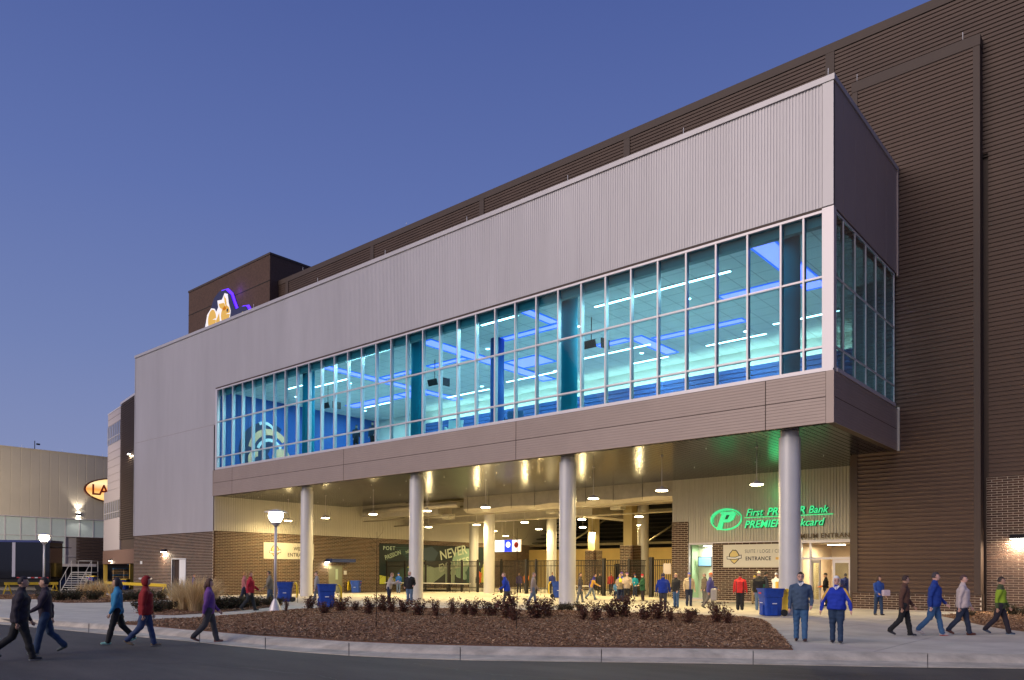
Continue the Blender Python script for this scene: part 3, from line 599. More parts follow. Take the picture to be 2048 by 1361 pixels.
wbox(MB(), -12, 5.75, -0.1, 0.12, 20.8, 21.05).build('coping', M_alu, wg); wbox(MB(), 5.7, 12.3, -0.1, 0.06, 20.6, 20.75).build('coping', M_alu, wg)
M_wp = objrand(mat('wing_panel', (0.40, 0.35, 0.36), 0.5, 0.1), 0.04)
for z0, z1, s1 in [(19.15, 19.85, 12.15), (19.9, 20.55, 12.15)] + [(11.35 + i * 0.9, 12.2 + i * 0.9, 12.15) for i in range(6)] + [(4.15, 7.8, 13.95), (9.95, 11.28, 13.95)]:
    wbox(MB(), 5.72, s1, 0, 0.05, z0, z1).build('wall_panel', M_wp, wg)
G_wing = glassmat('wing_glass', (0.35, 0.42, 0.45), 0.2)
for z0, z1, s1 in ((16.85, 19.05, 12.0), (7.9, 9.9, 13.5)):
    w_ = link('window', None, wg)
    wbox(MB(), 5.8, s1, -1.2, -1.1, z0, z1).build('room_back', emat('dim_room_glow', (0.8, 0.75, 0.5), 0.35) if z0 > 10 else emat('dim_room_glow2', (0.5, 0.6, 0.65), 0.12), w_)
    nn = 7; st = (s1 - 5.8) / nn
    for i in range(nn + 1): wbox(MB(), 5.8 + i * st - 0.05, 5.8 + i * st + 0.05, 0, 0.12, z0, z1).build('mullion', M_alu, w_)
    for i in range(nn): wbox(MB(), 5.8 + i * st + 0.05, 5.8 + (i + 1) * st - 0.05, 0.04, 0.06, z0, z1).build('pane', G_wing, w_)
    wbox(MB(), 5.8, s1, 0, 0.11, z0 + 0.65, z0 + 0.72).build('transom', M_alu, w_)
wbox(MB(), -12, 14.2, -9, -8.9, -0.4, 2.5).build('dock_wall', M_steel, wg)
for s_ in (1.1, 13.9): wbox(MB(), s_ - 0.12, s_ + 0.12, -0.4, 0.0, -0.4, 2.5).build('dock_post', mat('yellow_paint', (0.45, 0.30, 0.05), 0.6), wg)
# ================================================================== CLUB ROOM
cr = thing('club_room', 'bright club room behind the long teal glass wall', 'club room')
CZ = 15.85; M_tile = mat('ceiling_tile', (0.70, 0.74, 0.72), 0.85); M_rw = mat('room_wall_cream', (0.8, 0.8, 0.72), 0.8)
MB().box((-57.1, YF + 0.25, 9.4), (XK - 0.25, 47.0, 9.66)).build('floor', mat('room_floor', (0.60, 0.58, 0.55), 0.6), cr)
MB().box((-57.1, YF + 0.25, 15.97), (XK - 0.3, 47.0, 16.1)).build('ceiling_slab', M_rw, cr)
tl = MB(); T_ = 1.2
x = -57.0
while x < XK - 0.5:
    y = YF + 0.55
    while y < 46.9:
        tl.add([(x + 0.015, y + 0.015, CZ), (min(x + T_, XK - 0.3) - 0.015, y + 0.015, CZ), (min(x + T_, XK - 0.3) - 0.015, min(y + T_, 47) - 0.015, CZ), (x + 0.015, min(y + T_, 47) - 0.015, CZ)], [(0, 3, 2, 1)]); y += T_
    x += T_
o = tl.build('ceiling_tiles', M_tile, cr); o['kind'] = 'stuff'
MB().box((-57.1, YF + 0.25, CZ + 0.02), (XK - 0.3, 47, CZ + 0.05)).build('ceiling_grid', mat('ceiling_grid', (0.3, 0.33, 0.33), 0.8), cr)
MB().box((-57.1, YF + 0.22, 15.5), (XK - 0.45, YF + 0.5, 15.97)).build('header', mat('room_header', (0.12, 0.26, 0.28), 0.8), cr)
MB().box((-57.1, 46.8, 9.6), (XK - 0.3, 46.9, 15.97)).build('back_wall', M_rw, cr)
M_rb = mat('room_blue', (0.012, 0.085, 0.34), 0.6)
MB().box((-57.08, YF + 0.3, 9.6), (-57.0, 46.8, 15.9)).build('end_wall', M_rb, cr)
MB().box((XK - 2.0, 39.7, 9.6), (XK - 0.22, 39.8, 15.97)).build('end_wall', mat('room_grey', (0.3, 0.33, 0.33), 0.8), cr)
bs = MB().box((0, 0, 0), (39, 0.07, 0.26)).mesh('wall_slat', mat('blue_slat', (0.012, 0.065, 0.24), 0.6))
for i in range(16): link('wall_slat', bs, cr, (-49.5, 45.95, 9.75 + i * 0.305))
MB().box((-49.5, 46.03, 9.7), (-10.5, 46.1, 14.62)).build('slat_backing', mat('slat_backing', (0.01, 0.03, 0.1), 0.8), cr)
MB().box((-49.4, 46.2, 14.4), (-10.6, 46.45, 14.5)).build('cove_lamp', emat('cove_glow', (1.0, 0.98, 0.82), 13.0), cr)
for x in (-12.2, -23.6, -35.05, -46.4): MB().lathe([(0.42, 9.6), (0.42, 15.9)], 32, (x, 31.95, 0)).build('room_column', mat('room_column_teal', (0.01, 0.30, 0.42), 0.7, spec=0.1), cr)
MB().lathe([(0.42, 9.6), (0.42, 15.9)], 32, (-31.2, 34.9, 0)).build('room_column', M_rb, cr)
ORD = ('leftmost', 'second from left', 'third from left', 'fourth from left', 'fifth from left', 'sixth from left', 'seventh from left', 'seventh from right', 'sixth from right', 'fifth from right', 'fourth from right', 'third from right', 'second from right', 'rightmost')
def ordn(i, n): return ORD[i] if i < n // 2 else ORD[14 - (n - i)]
def strip(x0, x1, y, i=0, n=1): 
    t = thing('strip_light', '%s of the white strip lights in the club room ceiling' % ordn(i, n), 'strip light', ((x0 + x1) / 2, y, CZ - 0.06), 0, 'white strip lights in the club room ceiling')
    w = (x1 - x0) / 2; MB().box((-w - 0.03, -0.09, 0.0), (w + 0.03, 0.09, 0.05)).build('housing', M_white, t); MB().box((-w, -0.07, -0.02), (w, 0.07, -0.001)).build('diffuser', E_strip, t)
    l = bpy.data.lights.new('strip_lamp', 'AREA'); l.shape = 'RECTANGLE'; l.size = w * 2; l.size_y = 0.14; l.energy = 120 * w; l.color = (0.92, 1, 1); lo = bpy.data.objects.new('strip_lamp', l); COL.objects.link(lo); lo.parent = t; lo.location = (0, 0, -0.05)
SL = []
for a in [(-23.3, -15.7, 33.8), (-22.0, -18.2, 44.0), (-30.0, -27.3, 32.2), (-17.2, -13.6, 42.6), (-42.2, -37.4, 31.9), (-49.8, -45.8, 34.9), (-52.0, -50.1, 33.9), (-29.6, -24.5, 41.5), (-27.8, -25.0, 44.6), (-37.5, -33.0, 43.0), (-44.5, -40, 43.8), (-53, -49.5, 42.0)]: SL.append(a)
SL.sort(key=lambda a: (0.76 * (a[0] + a[1]) / 2 + 0.65 * a[2]) / (-0.65 * (a[0] + a[1]) / 2 + 0.76 * a[2]))
for i, a in enumerate(SL): strip(*a, i, len(SL))
def cove(x0, x1, y0, y1, lab='blue lit ceiling cove behind the teal glass'):
    t = thing('cove_light', lab, 'cove light', ((x0 + x1) / 2, (y0 + y1) / 2, CZ), 0, 'blue coves in the club room ceiling'); a, b = (x1 - x0) / 2, (y1 - y0) / 2
    MB().box((-a, -b, -0.015), (a, b, -0.003)).build('glow_panel', E_blue, t)
    m_ = MB(); m_.box((-a - 0.08, -b - 0.08, -0.05), (-a, b + 0.08, 0)); m_.box((a, -b - 0.08, -0.05), (a + 0.08, b + 0.08, 0)); m_.box((-a, -b - 0.08, -0.05), (a, -b, 0)); m_.box((-a, b, -0.05), (a, b + 0.08, 0)); m_.build('rim', mat('cove_rim', (0.05, 0.2, 0.8), 0.6, emit=(0.02, 0.16, 1.0), es=1.0), t)
CV = []
for a in [(-13.9, -12.9, 31.6, 38.6), (-17.6, -14.1, 36.6, 37.3), (-23.8, -18.2, 40.6, 41.2), (-24.9, -24.1, 39.8, 44.2), (-27.2, -25.1, 39.6, 40.2), (-30.9, -26.4, 34.8, 35.35), (-26.9, -26.3, 31.5, 34.6), (-35.3, -34.3, 32.3, 44.6), (-34.1, -31.4, 39.0, 40.9), (-38.9, -35.5, 36.3, 36.8), (-44.9, -44.1, 31.8, 45), (-43.9, -40.6, 36.3, 36.8), (-53.5, -47.2, 40.6, 41.6), (-47.0, -45.1, 40.6, 42.2)]: CV.append(a)
CV.sort(key=lambda a: (0.76 * (a[0] + a[1]) / 2 + 0.65 * (a[2] + a[3]) / 2) / (-0.65 * (a[0] + a[1]) / 2 + 0.76 * (a[2] + a[3]) / 2))
for i, a in enumerate(CV): cove(*a, '%s of the blue lit coves in the club room ceiling' % ordn(i, len(CV)))
for x, y in [(-24.5, 35.0), (-37.4, 35.4), (-48.9, 35.2)]:
    t = thing('hanging_television', {-24.5: 'pair of dark screens hung from the ceiling left of the blue coves', -37.4: 'dark hanging screens beside the second column from the left', -48.9: 'leftmost dark screens hanging behind the teal glass'}[x], 'television', (x, y, 14.3))
    MB().obox((0, 0, 0), (0.42, 0, 0), (0, 0.03, 0.01), (0, -0.07, 0.2)).build('screen', M_black, t); MB().obox((0.75, 0.45, 0), (0.02, 0.35, 0), (0.04, 0, 0), (0, 0, 0.26)).build('screen', M_black, t); MB().tube([(0, 0.2, 0.2), (0, 0.2, 1.55)], 0.025, 6).build('pole', M_black, t)
for x, y, lab in ((-33.0, 33.0, 'pale patterned armchair behind the glass near the blue column'), (-28.5, 33.3, 'dark low armchair behind the glass beside the pale one')):
    t = thing('armchair', lab, 'armchair', (x, y, 9.66), 0.5); m_ = mat('chair_pattern', (0.7, 0.8, 0.78), 0.8) if x < -30 else mat('chair_blue', (0.03, 0.09, 0.2), 0.8)
    MB().box((-0.4, -0.4, 0.3), (0.4, 0.4, 0.5)).build('seat', m_, t); MB().obox((0, 0.42, 0.85), (0.45, 0, 0), (0, 0.06, 0), (0, 0.12, 0.45)).build('backrest', m_, t)
    for s_ in (-1, 1): MB().box((s_ * 0.43 - 0.05, -0.4, 0.4), (s_ * 0.43 + 0.05, 0.4, 0.75)).build('armrest', m_, t)
    for s_ in (-1, 1):
        for q in (-1, 1): MB().tube([(s_ * 0.35, q * 0.35, 0), (s_ * 0.35, q * 0.35, 0.3)], 0.02, 6).build('leg', M_black, t)
for x in np.arange(-54, -12, 7.0):
    for y in (36.0, 43.0):
        l = plight((x, y, 15.75), 230, (0.95, 1.0, 0.96), parent=cr, area=0.5, name='downlight')
        MB().lathe([(0.12, 0.02), (0.12, -0.01), (0.1, -0.015)], 12, (x, y, 15.84)).build('downlight', E_strip, cr)
# generic wall graphic in the club room (team emblem replaced by plain shapes)
def blob(pts, sc=1.0): return [(p[0] * sc, p[1] * sc) for p in pts]
M_tan2 = mat('tan_print', (0.95, 0.50, 0.28), 0.6)
wgr = thing('wall_graphic', 'gold, white and navy wall graphic on the blue end wall of the club room', 'mural', (-56.98, 35.3, 9.9)) 
def arc(cx_, cy_, r0, r1, a0, a1, n=14, ex=1.0):
    A = np.radians(np.linspace(a0, a1, n)); return [(cx_ + r1 * math.cos(a) * ex, cy_ + r1 * math.sin(a)) for a in A] + [(cx_ + r0 * math.cos(a) * ex, cy_ + r0 * math.sin(a)) for a in A[::-1]]
for i, (P_, m_, th) in enumerate([(arc(0, 1.5, 0.0, 2.6, 60, 300, 20), M_navy, 0.01), (arc(0.2, 1.6, 1.5, 2.0, 40, 170), M_tan2, 0.02), (arc(0.2, 1.5, 1.05, 1.3, 30, 160), M_white, 0.02), (arc(1.3, 1.2, 0.0, 0.9, 0, 350, 20), M_tan2, 0.02), (arc(1.3, 1.0, 0.5, 0.85, 200, 330), M_white, 0.03), (arc(-0.9, 0.9, 0.3, 0.9, 90, 300), M_tan2, 0.02), (arc(-0.3, 3.0, 0.9, 1.15, -10, 120), M_white, 0.02), (arc(0.4, 0.2, 1.2, 1.6, 190, 320), M_white, 0.02)]):
    flat_poly(P_, (0, 0, 0), (0, 1, 0), (0, 0, 1), th + i * 0.003, m_, 'painted_shape', wgr)
# ================================================================== CONCOURSE INTERIOR
con = thing('concourse', 'open concourse under the stands behind the black fence', 'concourse')
MB().box((-57.2, 43.95, 9.5), (-13.0, 76, 9.7)).build('ceiling', M_dark, con)
M_tan = mat('tan_wall', (0.52, 0.38, 0.16), 0.85, 0, 0.08, 0.8)
tw_ = MB(); doors_ = [(hit(1177, 1140, 1, 70)[0], hit(1206, 1140, 1, 70)[0]), (hit(1228, 1140, 1, 70)[0], hit(1240, 1140, 1, 70)[0])]
xs_ = [-60] + [q for d_ in doors_ for q in d_] + [-30]
for i in range(0, len(xs_), 2): tw_.box((xs_[i], 70, 0), (xs_[i + 1], 70.3, 4.35))
for a, b in doors_: tw_.box((a, 70, 2.7), (b, 70.3, 4.35))
tw_.build('back_wall', M_tan, con)
MB().box((-60, 74, 0), (-30, 74.2, 4.3)).build('inner_wall', M_dark, con)
MB().box((-60, 76, 0), (-13, 76.3, 9.6)).build('dark_backdrop', M_dark, con)  # near-black sheet standing in for the unlit void under the stands
MB().box((-24.3, 44.0, 0), (-24.1, 76, 9.6)).build('side_wall', M_tan, con)
st = MB()
for i in range(8): st.obox((-41, 71 + i * 0.8, 5.2 + i * 0.5), (17, 0, 0), (0, 0.45, 0.05), (0, 0, 0.05))
st.build('stand_risers', mat('stand_underside', (0.05, 0.045, 0.04), 0.9), con)
for z, y, h in ((4.7, 69.5, 0.25), (7.6, 66.0, 0.35), (8.3, 58.0, 0.4), (8.3, 50.5, 0.4)): MB().box((-57, y, z), (-24.4, y + 0.25, z + h)).build('steel_beam', M_steel, con)
for x in (-54, -48.6, -43, -38, -32.8, -27.5): MB().box((x - 0.12, 44.2, 8.7), (x + 0.12, 70, 9.1)).build('steel_beam', M_steel, con)
for i, (x, z) in enumerate(((-46, 7.0), (-37, 6.8), (-29, 6.9))): MB().tube([(x, 62, 4.5), (x + 3.5, 66, 8.0)], 0.09, 6).build('brace', M_steel, con)
pp = MB(); pp.tube([(-57, 45.3, 6.35), (-24.4, 45.3, 6.35)], 0.05, 8); pp.tube([(-57, 49, 6.1), (-24.4, 49, 6.1)], 0.06, 8); pp.build('pipe', mat('pipe_paint', (0.45, 0.40, 0.30), 0.5), con)
M_duct = mat('duct_wrap', (0.50, 0.46, 0.40), 0.38, 0.35, 0.12, 2.0, 0.5, 5)
dm = MB(); dpf = []
for i, x in enumerate(np.linspace(-43.5, -24.45, 14)):
    s_ = 0.06 * math.sin(i * 2.3); dpf.append([(x, 44.7, 7.75), (x, 44.65, 6.75 + s_), (x, 45.0, 6.5 + s_), (x, 46.6, 6.45 + s_ * 0.5), (x, 46.9, 6.8), (x, 46.9, 7.75)])
dm.add([p for r in dpf for p in r], [(i * 6 + j, i * 6 + (j + 1) % 6, (i + 1) * 6 + (j + 1) % 6, (i + 1) * 6 + j) for i in range(13) for j in range(6)]); fixn(dm.build('air_duct', M_duct, con))
dm = MB(); dm.box((-57.2, 50.5, 6.3), (-36.5, 52.2, 7.6)); dm.box((-36.5, 50.5, 6.2), (-35.0, 58, 7.7)); dm.obox((-53, 47, 7.3), (3.8, 1.2, 0), (0, 0.8, 0), (0, 0, 0.55)); dm.build('air_duct', M_duct, con)
dm = MB().tube([(-56, 44.6, 7.2), (-44, 44.6, 7.2)], 0.22, 12); dm.build('air_duct', M_duct, con)
for x, y in ((-37.2, 48.3), (-31.3, 48.5), (-48.8, 48.2)):
    t = MB().obox((x, y, 6.6), (0.45, 0, 0), (0, 0.35, 0), (0.02, 0, 0.2)).build('speaker_box', M_cream, con)
hg = MB()
for x in np.arange(-43, -25, 2.3): hg.tube([(x, 44.62, 6.6), (x, 44.62, 7.7)], 0.015, 5)
hg.build('hanger_rods', M_black, con)
for x, y in ((-33.1, 52.5), (-43.2, 62)):
    brick_wall('brick_pier', x - 0.6, x + 0.6, 0, 3.9, 'Y', y, con); brick_wall('brick_pier', y, y + 1.2, 0, 3.9, 'X', x + 0.6, con)
    MB().box((x - 0.59, y + 0.01, 0), (x + 0.59, y + 1.2, 3.92)).build('pier_core', M_mortar, con); MB().box((x - 0.4, y + 0.2, 3.92), (x + 0.4, y + 1.0, 9.4)).build('pier_top', mat('tan_post', (0.42, 0.34, 0.18), 0.8), con)
# hanging menu sign
t = thing('hanging_sign', 'lit blue and white three panel sign hanging over the concourse', 'sign', (-52.1, 60, 3.82))
w = 1.75
MB().box((-w, 0, 0), (w, 0.12, 1.25)).build('sign_case', M_alu, t)
for a, b, c, s_ in ((-w + 0.02, -0.45, (0.9, 0.95, 0.9), 1.6), (-0.43, 0.62, (0.02, 0.05, 0.75), 1.6), (0.64, w - 0.02, (0.95, 0.9, 0.85), 1.2)): MB().box((a, -0.02, 0.03), (b, -0.002, 1.22)).build('sign_panel', emat('sign_%.2f' % a, c, s_), t)
flat_poly(arc(0.1, 0.75, 0, 0.3, 0, 360, 14), (0, -0.021, 0), (1, 0, 0), (0, 0, 1), 0.01, emat('sign_white', (1, 1, 1), 1.5), 'emblem', t); flat_poly(arc(1.2, 0.7, 0, 0.3, 0, 360, 14), (0, -0.021, 0), (1, 0, 0), (0, 0, 1), 0.01, M_red, 'emblem', t)
MB().tube([(-0.8, 0.05, 1.25), (-0.8, 0.05, 5.6)], 0.03, 6).tube([(0.8, 0.05, 1.25), (0.8, 0.05, 5.6)], 0.03, 6).build('hanger', M_alu, t)
# pendant lamps
def pendant(x, y, z, top, p, label, group):
    t = thing('pendant_lamp', label, 'pendant lamp', (x, y, z), 0, group)
    MB().lathe([(0.30, 0.0), (0.31, 0.03), (0.22, 0.09), (0.10, 0.13), (0.05, 0.2)], 20).build('shade', M_alu, t)
    MB().lathe([(0.27, -0.035), (0.29, -0.02), (0.29, -0.002)], 20).build('lens', E_lamp, t)
    MB().tube([(0, 0, 0.18), (0, 0, top - z)], 0.016, 6).build('stem', M_alu, t)
    MB().lathe([(0.06, top - z - 0.05), (0.06, top - z)], 10).build('canopy_plate', M_alu, t)
    plight((0, 0, -0.06), p * 2.25, (1.0, 0.74, 0.31), parent=t, area=0.5, name='pendant_light')
    pl = plight((0, 0, -0.14), p * 0.85, (1.0, 0.74, 0.33), parent=t, name='pendant_spill', r=0.15)
fr_lab = {-14.7: 'lit pendant lamp in front of the green letters', -19.4: 'lit pendant lamp between the right column and the premium pier', -33.3: 'lit pendant lamp beside the inner concourse column', -38.4: 'lit pendant lamp just right of the second column from the left', -43.7: 'lit pendant lamp between the two left columns', -49.8: 'lit pendant lamp just right of the leftmost column', -55.0: 'lit pendant lamp over the west entrance banner', -24.6: 'lit pendant lamp hidden mostly by the middle column', -10.9: 'lit pendant lamp at the open corner of the canopy'}
for x, y in ((-14.75, 34.6), (-19.5, 34.2), (-33.3, 36.2), (-38.4, 35.9), (-43.7, 35.6), (-49.8, 35.9), (-55.0, 36.0), (-24.6, 35.6)):
    k = min(fr_lab, key=lambda q: abs(q - x)); pendant(x, y, 5.85, ZS, 150, fr_lab[k], 'pendant lamps under the canopy')
for y, xs__ in ((40.6, (-49.8, -43.7, -38.4, -33.3, -27.5)), (46.0, (-28.0, -32.8, -38.2, -43.3, -49.0)), (54.0, (-32.7, -38.4, -43.2, -48.6)), (61.9, (-37.8, -42.9, -48.0, -54.0))):
    for x in xs__:
        if y == 40.6: continue
        rw = sorted(xs__); nm = ('leftmost', 'second from left', 'third from left', 'second from right' if len(rw) > 4 else 'rightmost', 'rightmost')[rw.index(x)]
        pendant(x, y, 5.6, 9.5, 170, '%s pendant lamp in the %s row over the concourse' % (nm, {46.0: 'nearest', 54.0: 'middle', 61.9: 'farthest'}[y]), 'pendant lamps over the concourse')
# ================================================================== FENCE
fn = thing('metal_fence', 'tall black picket fence with gates across the concourse', 'fence')
FY = 48.3; fposts = [-57.2, -54.6, -51.8, -48.8, -47.2, -45.3, -42.6, -39.9, -38.9, -35.6, -32.4, -30.2]
def fence_run(x0, x1, y0=FY, y1=FY):
    L = math.hypot(x1 - x0, y1 - y0); n = int(L / 0.14); pk = MB(); d = np.array([(x1 - x0) / L, (y1 - y0) / L])
    for i in range(1, n): q = np.array([x0, y0]) + d * L * i / n; pk.box((q[0] - 0.02, q[1] - 0.02, 0.08), (q[0] + 0.02, q[1] + 0.02, 2.68))
    o = pk.build('pickets', M_black, fn); o['kind'] = 'stuff'
    for z in (0.42, 2.25, 2.66): MB().tube([(x0, y0, z), (x1, y1, z)], 0.028, 4, cap=True, sm=False).build('rail', M_black, fn)
for a, b in zip(fposts[:-1], fposts[1:]): fence_run(a, b)
for i, x in enumerate(fposts): r = 0.11 if i in (3, 7, 10) else 0.06; MB().box((x - r, FY - r, 0), (x + r, FY + r, 2.8)).build('post', M_black, fn)
fence_run(-28.3, -24.4); MB().box((-28.5, FY - 0.13, 0), (-28.22, FY + 0.13, 2.85)).build('post', M_black, fn)
fence_run(-30.2, -30.0, FY, FY + 2.0)
MB().box((-27.35, FY - 0.09, 1.65), (-26.75, FY - 0.07, 2.4)).build('notice_board', M_alud, fn)
# folding tables by the fence
def ftable(x0, x1, y, label):
    t = thing('folding_table', label, 'folding table', ((x0 + x1) / 2, y, 0), 0, 'folding tables along the fence'); w = (x1 - x0) / 2
    MB().box((-w, -0.38, 0.71), (w, 0.38, 0.76)).build('tabletop', mat('table_white', (0.75, 0.73, 0.66), 0.5), t)
    for s_ in (-1, 1):
        for q in (-1, 1): MB().tube([(s_ * (w - 0.25), q * 0.3, 0.71), (s_ * (w - 0.12), q * 0.33, 0.0)], 0.02, 6).build('leg', M_black, t)
ftable(-50.9, -49.1, 46.9, 'white folding table left of the second column'); ftable(-49.0, -47.1, 46.9, 'white folding table just right of the second column'); ftable(-47.0, -45.1, 46.9, 'white folding table left of the inner concourse column'); ftable(-34.6, -32.7, 46.9, 'white folding table right of the middle column'); ftable(-54.2, -52.3, 45.9, 'leftmost white folding table near the west wall')
# ================================================================== WALL LIGHTS
def sconce(loc, nrm, label, p, col=(1.0, 0.84, 0.6), up=False, size=0.3):
    ang = math.atan2(nrm[0], -nrm[1]); t = thing('wall_lamp', label, 'wall lamp', loc, ang)
    mb = MB(); mb.prism([(0, 0), (0, 0.2), (-0.12, 0.2), (-0.3, 0.02), (-0.3, 0)], 0, -size, size); fixn(mb.build('housing', M_black, t))
    MB().box((-size + 0.03, -0.27, -0.03), (size - 0.03, -0.03, -0.004)).build('lens', E_cool, t)
    plight((0, -0.16, -0.06), p, col, parent=t, area=0.3, name='wall_light'); plight((0, -0.3, -0.14), p * 0.12, col, parent=t, name='wall_spill', r=0.1)
    if up: plight((0, -0.16, 0.24), p, col, parent=t, area=0.2, name='wall_uplight', aim=(0, 0, 1))
q = hit(2037, 1078, 1, YB); sconce((q[0], YB - 0.04, q[2]), (0, -1), 'dark wall lamp lighting the brick wall at the right edge', 260)
q = hit(330, 1104, 1, YF); sconce((q[0], YF, q[2]), (0, -1), 'black wall lamp beside the white door on the left brick wall', 220)
q = hit(656, 1128, 0, XW); sconce((XW + 0.03, q[1] - 0.2, q[2] + 0.15), (1, 0), 'small lamp under the blue awning of the grey side door', 60, (1.0, 0.9, 0.6), size=0.2)
c = P0 + WD * 1.2; sconce((c[0], c[1], 14.6), tuple(WN), 'wall lamp high on the louvred bay', 200)
c = P0 + WD * 9.5 + WN * 0.06; sconce((c[0], c[1], 2.9), tuple(WN), 'wall lamp over the loading dock', 120)
# small fittings on the left brick wall
q = hit(283, 1126, 1, YF); tag(MB().box((q[0] - 0.15, YF - 0.06, q[2] - 0.12), (q[0] + 0.15, YF + 0.01, q[2] + 0.15)).build('alarm_box', M_white), 'small white alarm box on the left brick wall', 'alarm box')
q = hit(294, 1158, 1, YF); t = thing('pipe_valve', 'chrome fire hose connections low on the left brick wall', 'fire connection', (q[0], YF, q[2]))
for dx_ in (-0.9, 0.2, 0.9): MB().tube([(dx_, 0.02, 0), (dx_, -0.22, 0)], 0.1, 10).tube([(dx_ - 0.2, -0.2, 0), (dx_ + 0.2, -0.2, 0)], 0.08, 10).build('valve', M_alu, t)
# grey side door in the west wall
q0, q1, q2 = hit(657, 1185, 0, XW), hit(683, 1150, 0, XW), hit(660, 1124, 0, XW)
t = thing('side_door', 'grey green steel door with a narrow window in the brick side wall', 'door', (XW + 0.012, q0[1], 0)); Wd = q1[1] - q0[1]
MB().box((0, 0, -0.18), (0.05, Wd, 2.2)).build('leaf', mat('door_green_grey', (0.20, 0.21, 0.15), 0.5), t); MB().box((0.05, Wd * 0.5, 1.0), (0.06, Wd * 0.68, 1.95)).build('vision_panel', mat('door_window', (0.35, 0.42, 0.3), 0.2, emit=(0.5, 0.6, 0.3), es=0.2), t)
MB().box((0, -0.08, -0.18), (0.07, 0, 2.3)).box((0, Wd, -0.18), (0.07, Wd + 0.08, 2.3)).box((0, 0, 2.2), (0.068, Wd, 2.3)).build('frame', M_steel, t); MB().box((0.05, Wd + 0.2, 1.45), (0.09, Wd + 0.5, 1.8)).build('notice', M_white, t)
tag(MB().box((XW + 0.01, q0[1] - 0.3, 2.55), (XW + 0.9, q1[1] + 0.9, 2.85)).build('door_awning', mat('awning_blue', (0.01, 0.03, 0.16), 0.6)), 'dark blue awning over the grey side door', 'awning')
# ================================================================== SIGNS
E_green = emat('green_letter_glow', (0.05, 0.72, 0.28), 0.85); M_greend = mat('green_return', (0.0, 0.16, 0.07), 0.5)
sg = thing('bank_sign', 'glowing green bank sign with an oval P emblem on the cream metal wall', 'sign')
yS = PY - 0.16
def sgtext(body, size, x, z, sh, xs=1.0, b=0.0): text(body, size, (x, yS, z), RF, E_green, sg, depth_=0.03, shear=sh, xs=xs, bold=b); text(body, size, (x + 0.03, yS + 0.07, z - 0.03), RF, M_greend, sg, 'letter_return', depth_=0.09, shear=sh, xs=xs, bold=b)
sgtext('First', 0.60, -19.32, 5.12, 0.28, 0.95, 0.003); sgtext('PREMIER', 0.60, -18.05, 5.12, 0.28, 0.98, 0.010); sgtext('Bank', 0.60, -15.66, 5.12, 0.28, 0.90, 0.003)
sgtext('PREMIER', 0.60, -19.42, 4.42, 0.28, 0.98, 0.010); sgtext('Bankcard', 0.60, -16.98, 4.42, 0.28, 0.96, 0.003)
MB().box((-19.4, yS, 5.0), (-14.3, yS + 0.06, 5.045)).build('underline', E_green, sg)
for P_, th in ((arc(0, 0, 0.62, 0.70, 0, 360, 40, 1.5), 0.05),):
    pass
def ring(rx, rz, wx, wz, a0, a1): 
    A = np.radians(np.linspace(a0, a1, 40)); n_ = len(A); o_ = [(rx * math.cos(a), rz * math.sin(a)) for a in A]; i_ = [((rx - wx * (0.35 + 0.65 * math.sin((k / (n_ - 1)) * PI))) * math.cos(a), (rz - wz * (0.35 + 0.65 * math.sin((k / (n_ - 1)) * PI))) * math.sin(a)) for k, a in enumerate(A)]
    return o_ + i_[::-1]
c0 = (-20.55, yS + 0.03, 4.97)
for P_ in (ring(1.02, 0.66, 0.13, 0.1, 15, 235), ring(0.99, 0.66, 0.13, 0.1, 225, 372), ring(0.86, 0.54, 0.05, 0.04, 20, 200), ): flat_poly(P_, c0, (1, 0, 0), (0, 0, 1), 0.05, E_green, 'oval_ring', sg)
flat_poly([(-0.62, -0.62), (-0.28, -0.62), (-0.16, -0.18), (0.2, -0.18), (0.48, -0.02), (0.62, 0.3), (0.5, 0.44), (-0.32, 0.44), (-0.36, 0.34), (-0.28, 0.3)], c0, (1, 0, 0), (0, 0, 1), 0.06, E_green, 'letter_p', sg)
flat_poly([(-0.08, 0.0), (0.1, 0.0), (0.24, 0.26), (0.04, 0.26)], (c0[0], c0[1] - 0.055, c0[2]), (1, 0, 0), (0, 0, 1), 0.02, M_greend, 'letter_hole', sg)
plight((-17.2, 43.2, 6.3), 18, (0.05, 1.0, 0.3), parent=sg, name='sign_spill', r=0.5)
pe = thing('entrance_lettering', 'dark serif capitals over the premium entrance doors', 'sign'); text('PREMIUM ENTRANCE', 0.36, (-16.78, PY - 0.1, 3.72), RF, mat('bronze_letter', (0.10, 0.07, 0.04), 0.4, 0.6), pe, depth_=0.05, spacing=1.12, xs=1.02, bold=0.004)
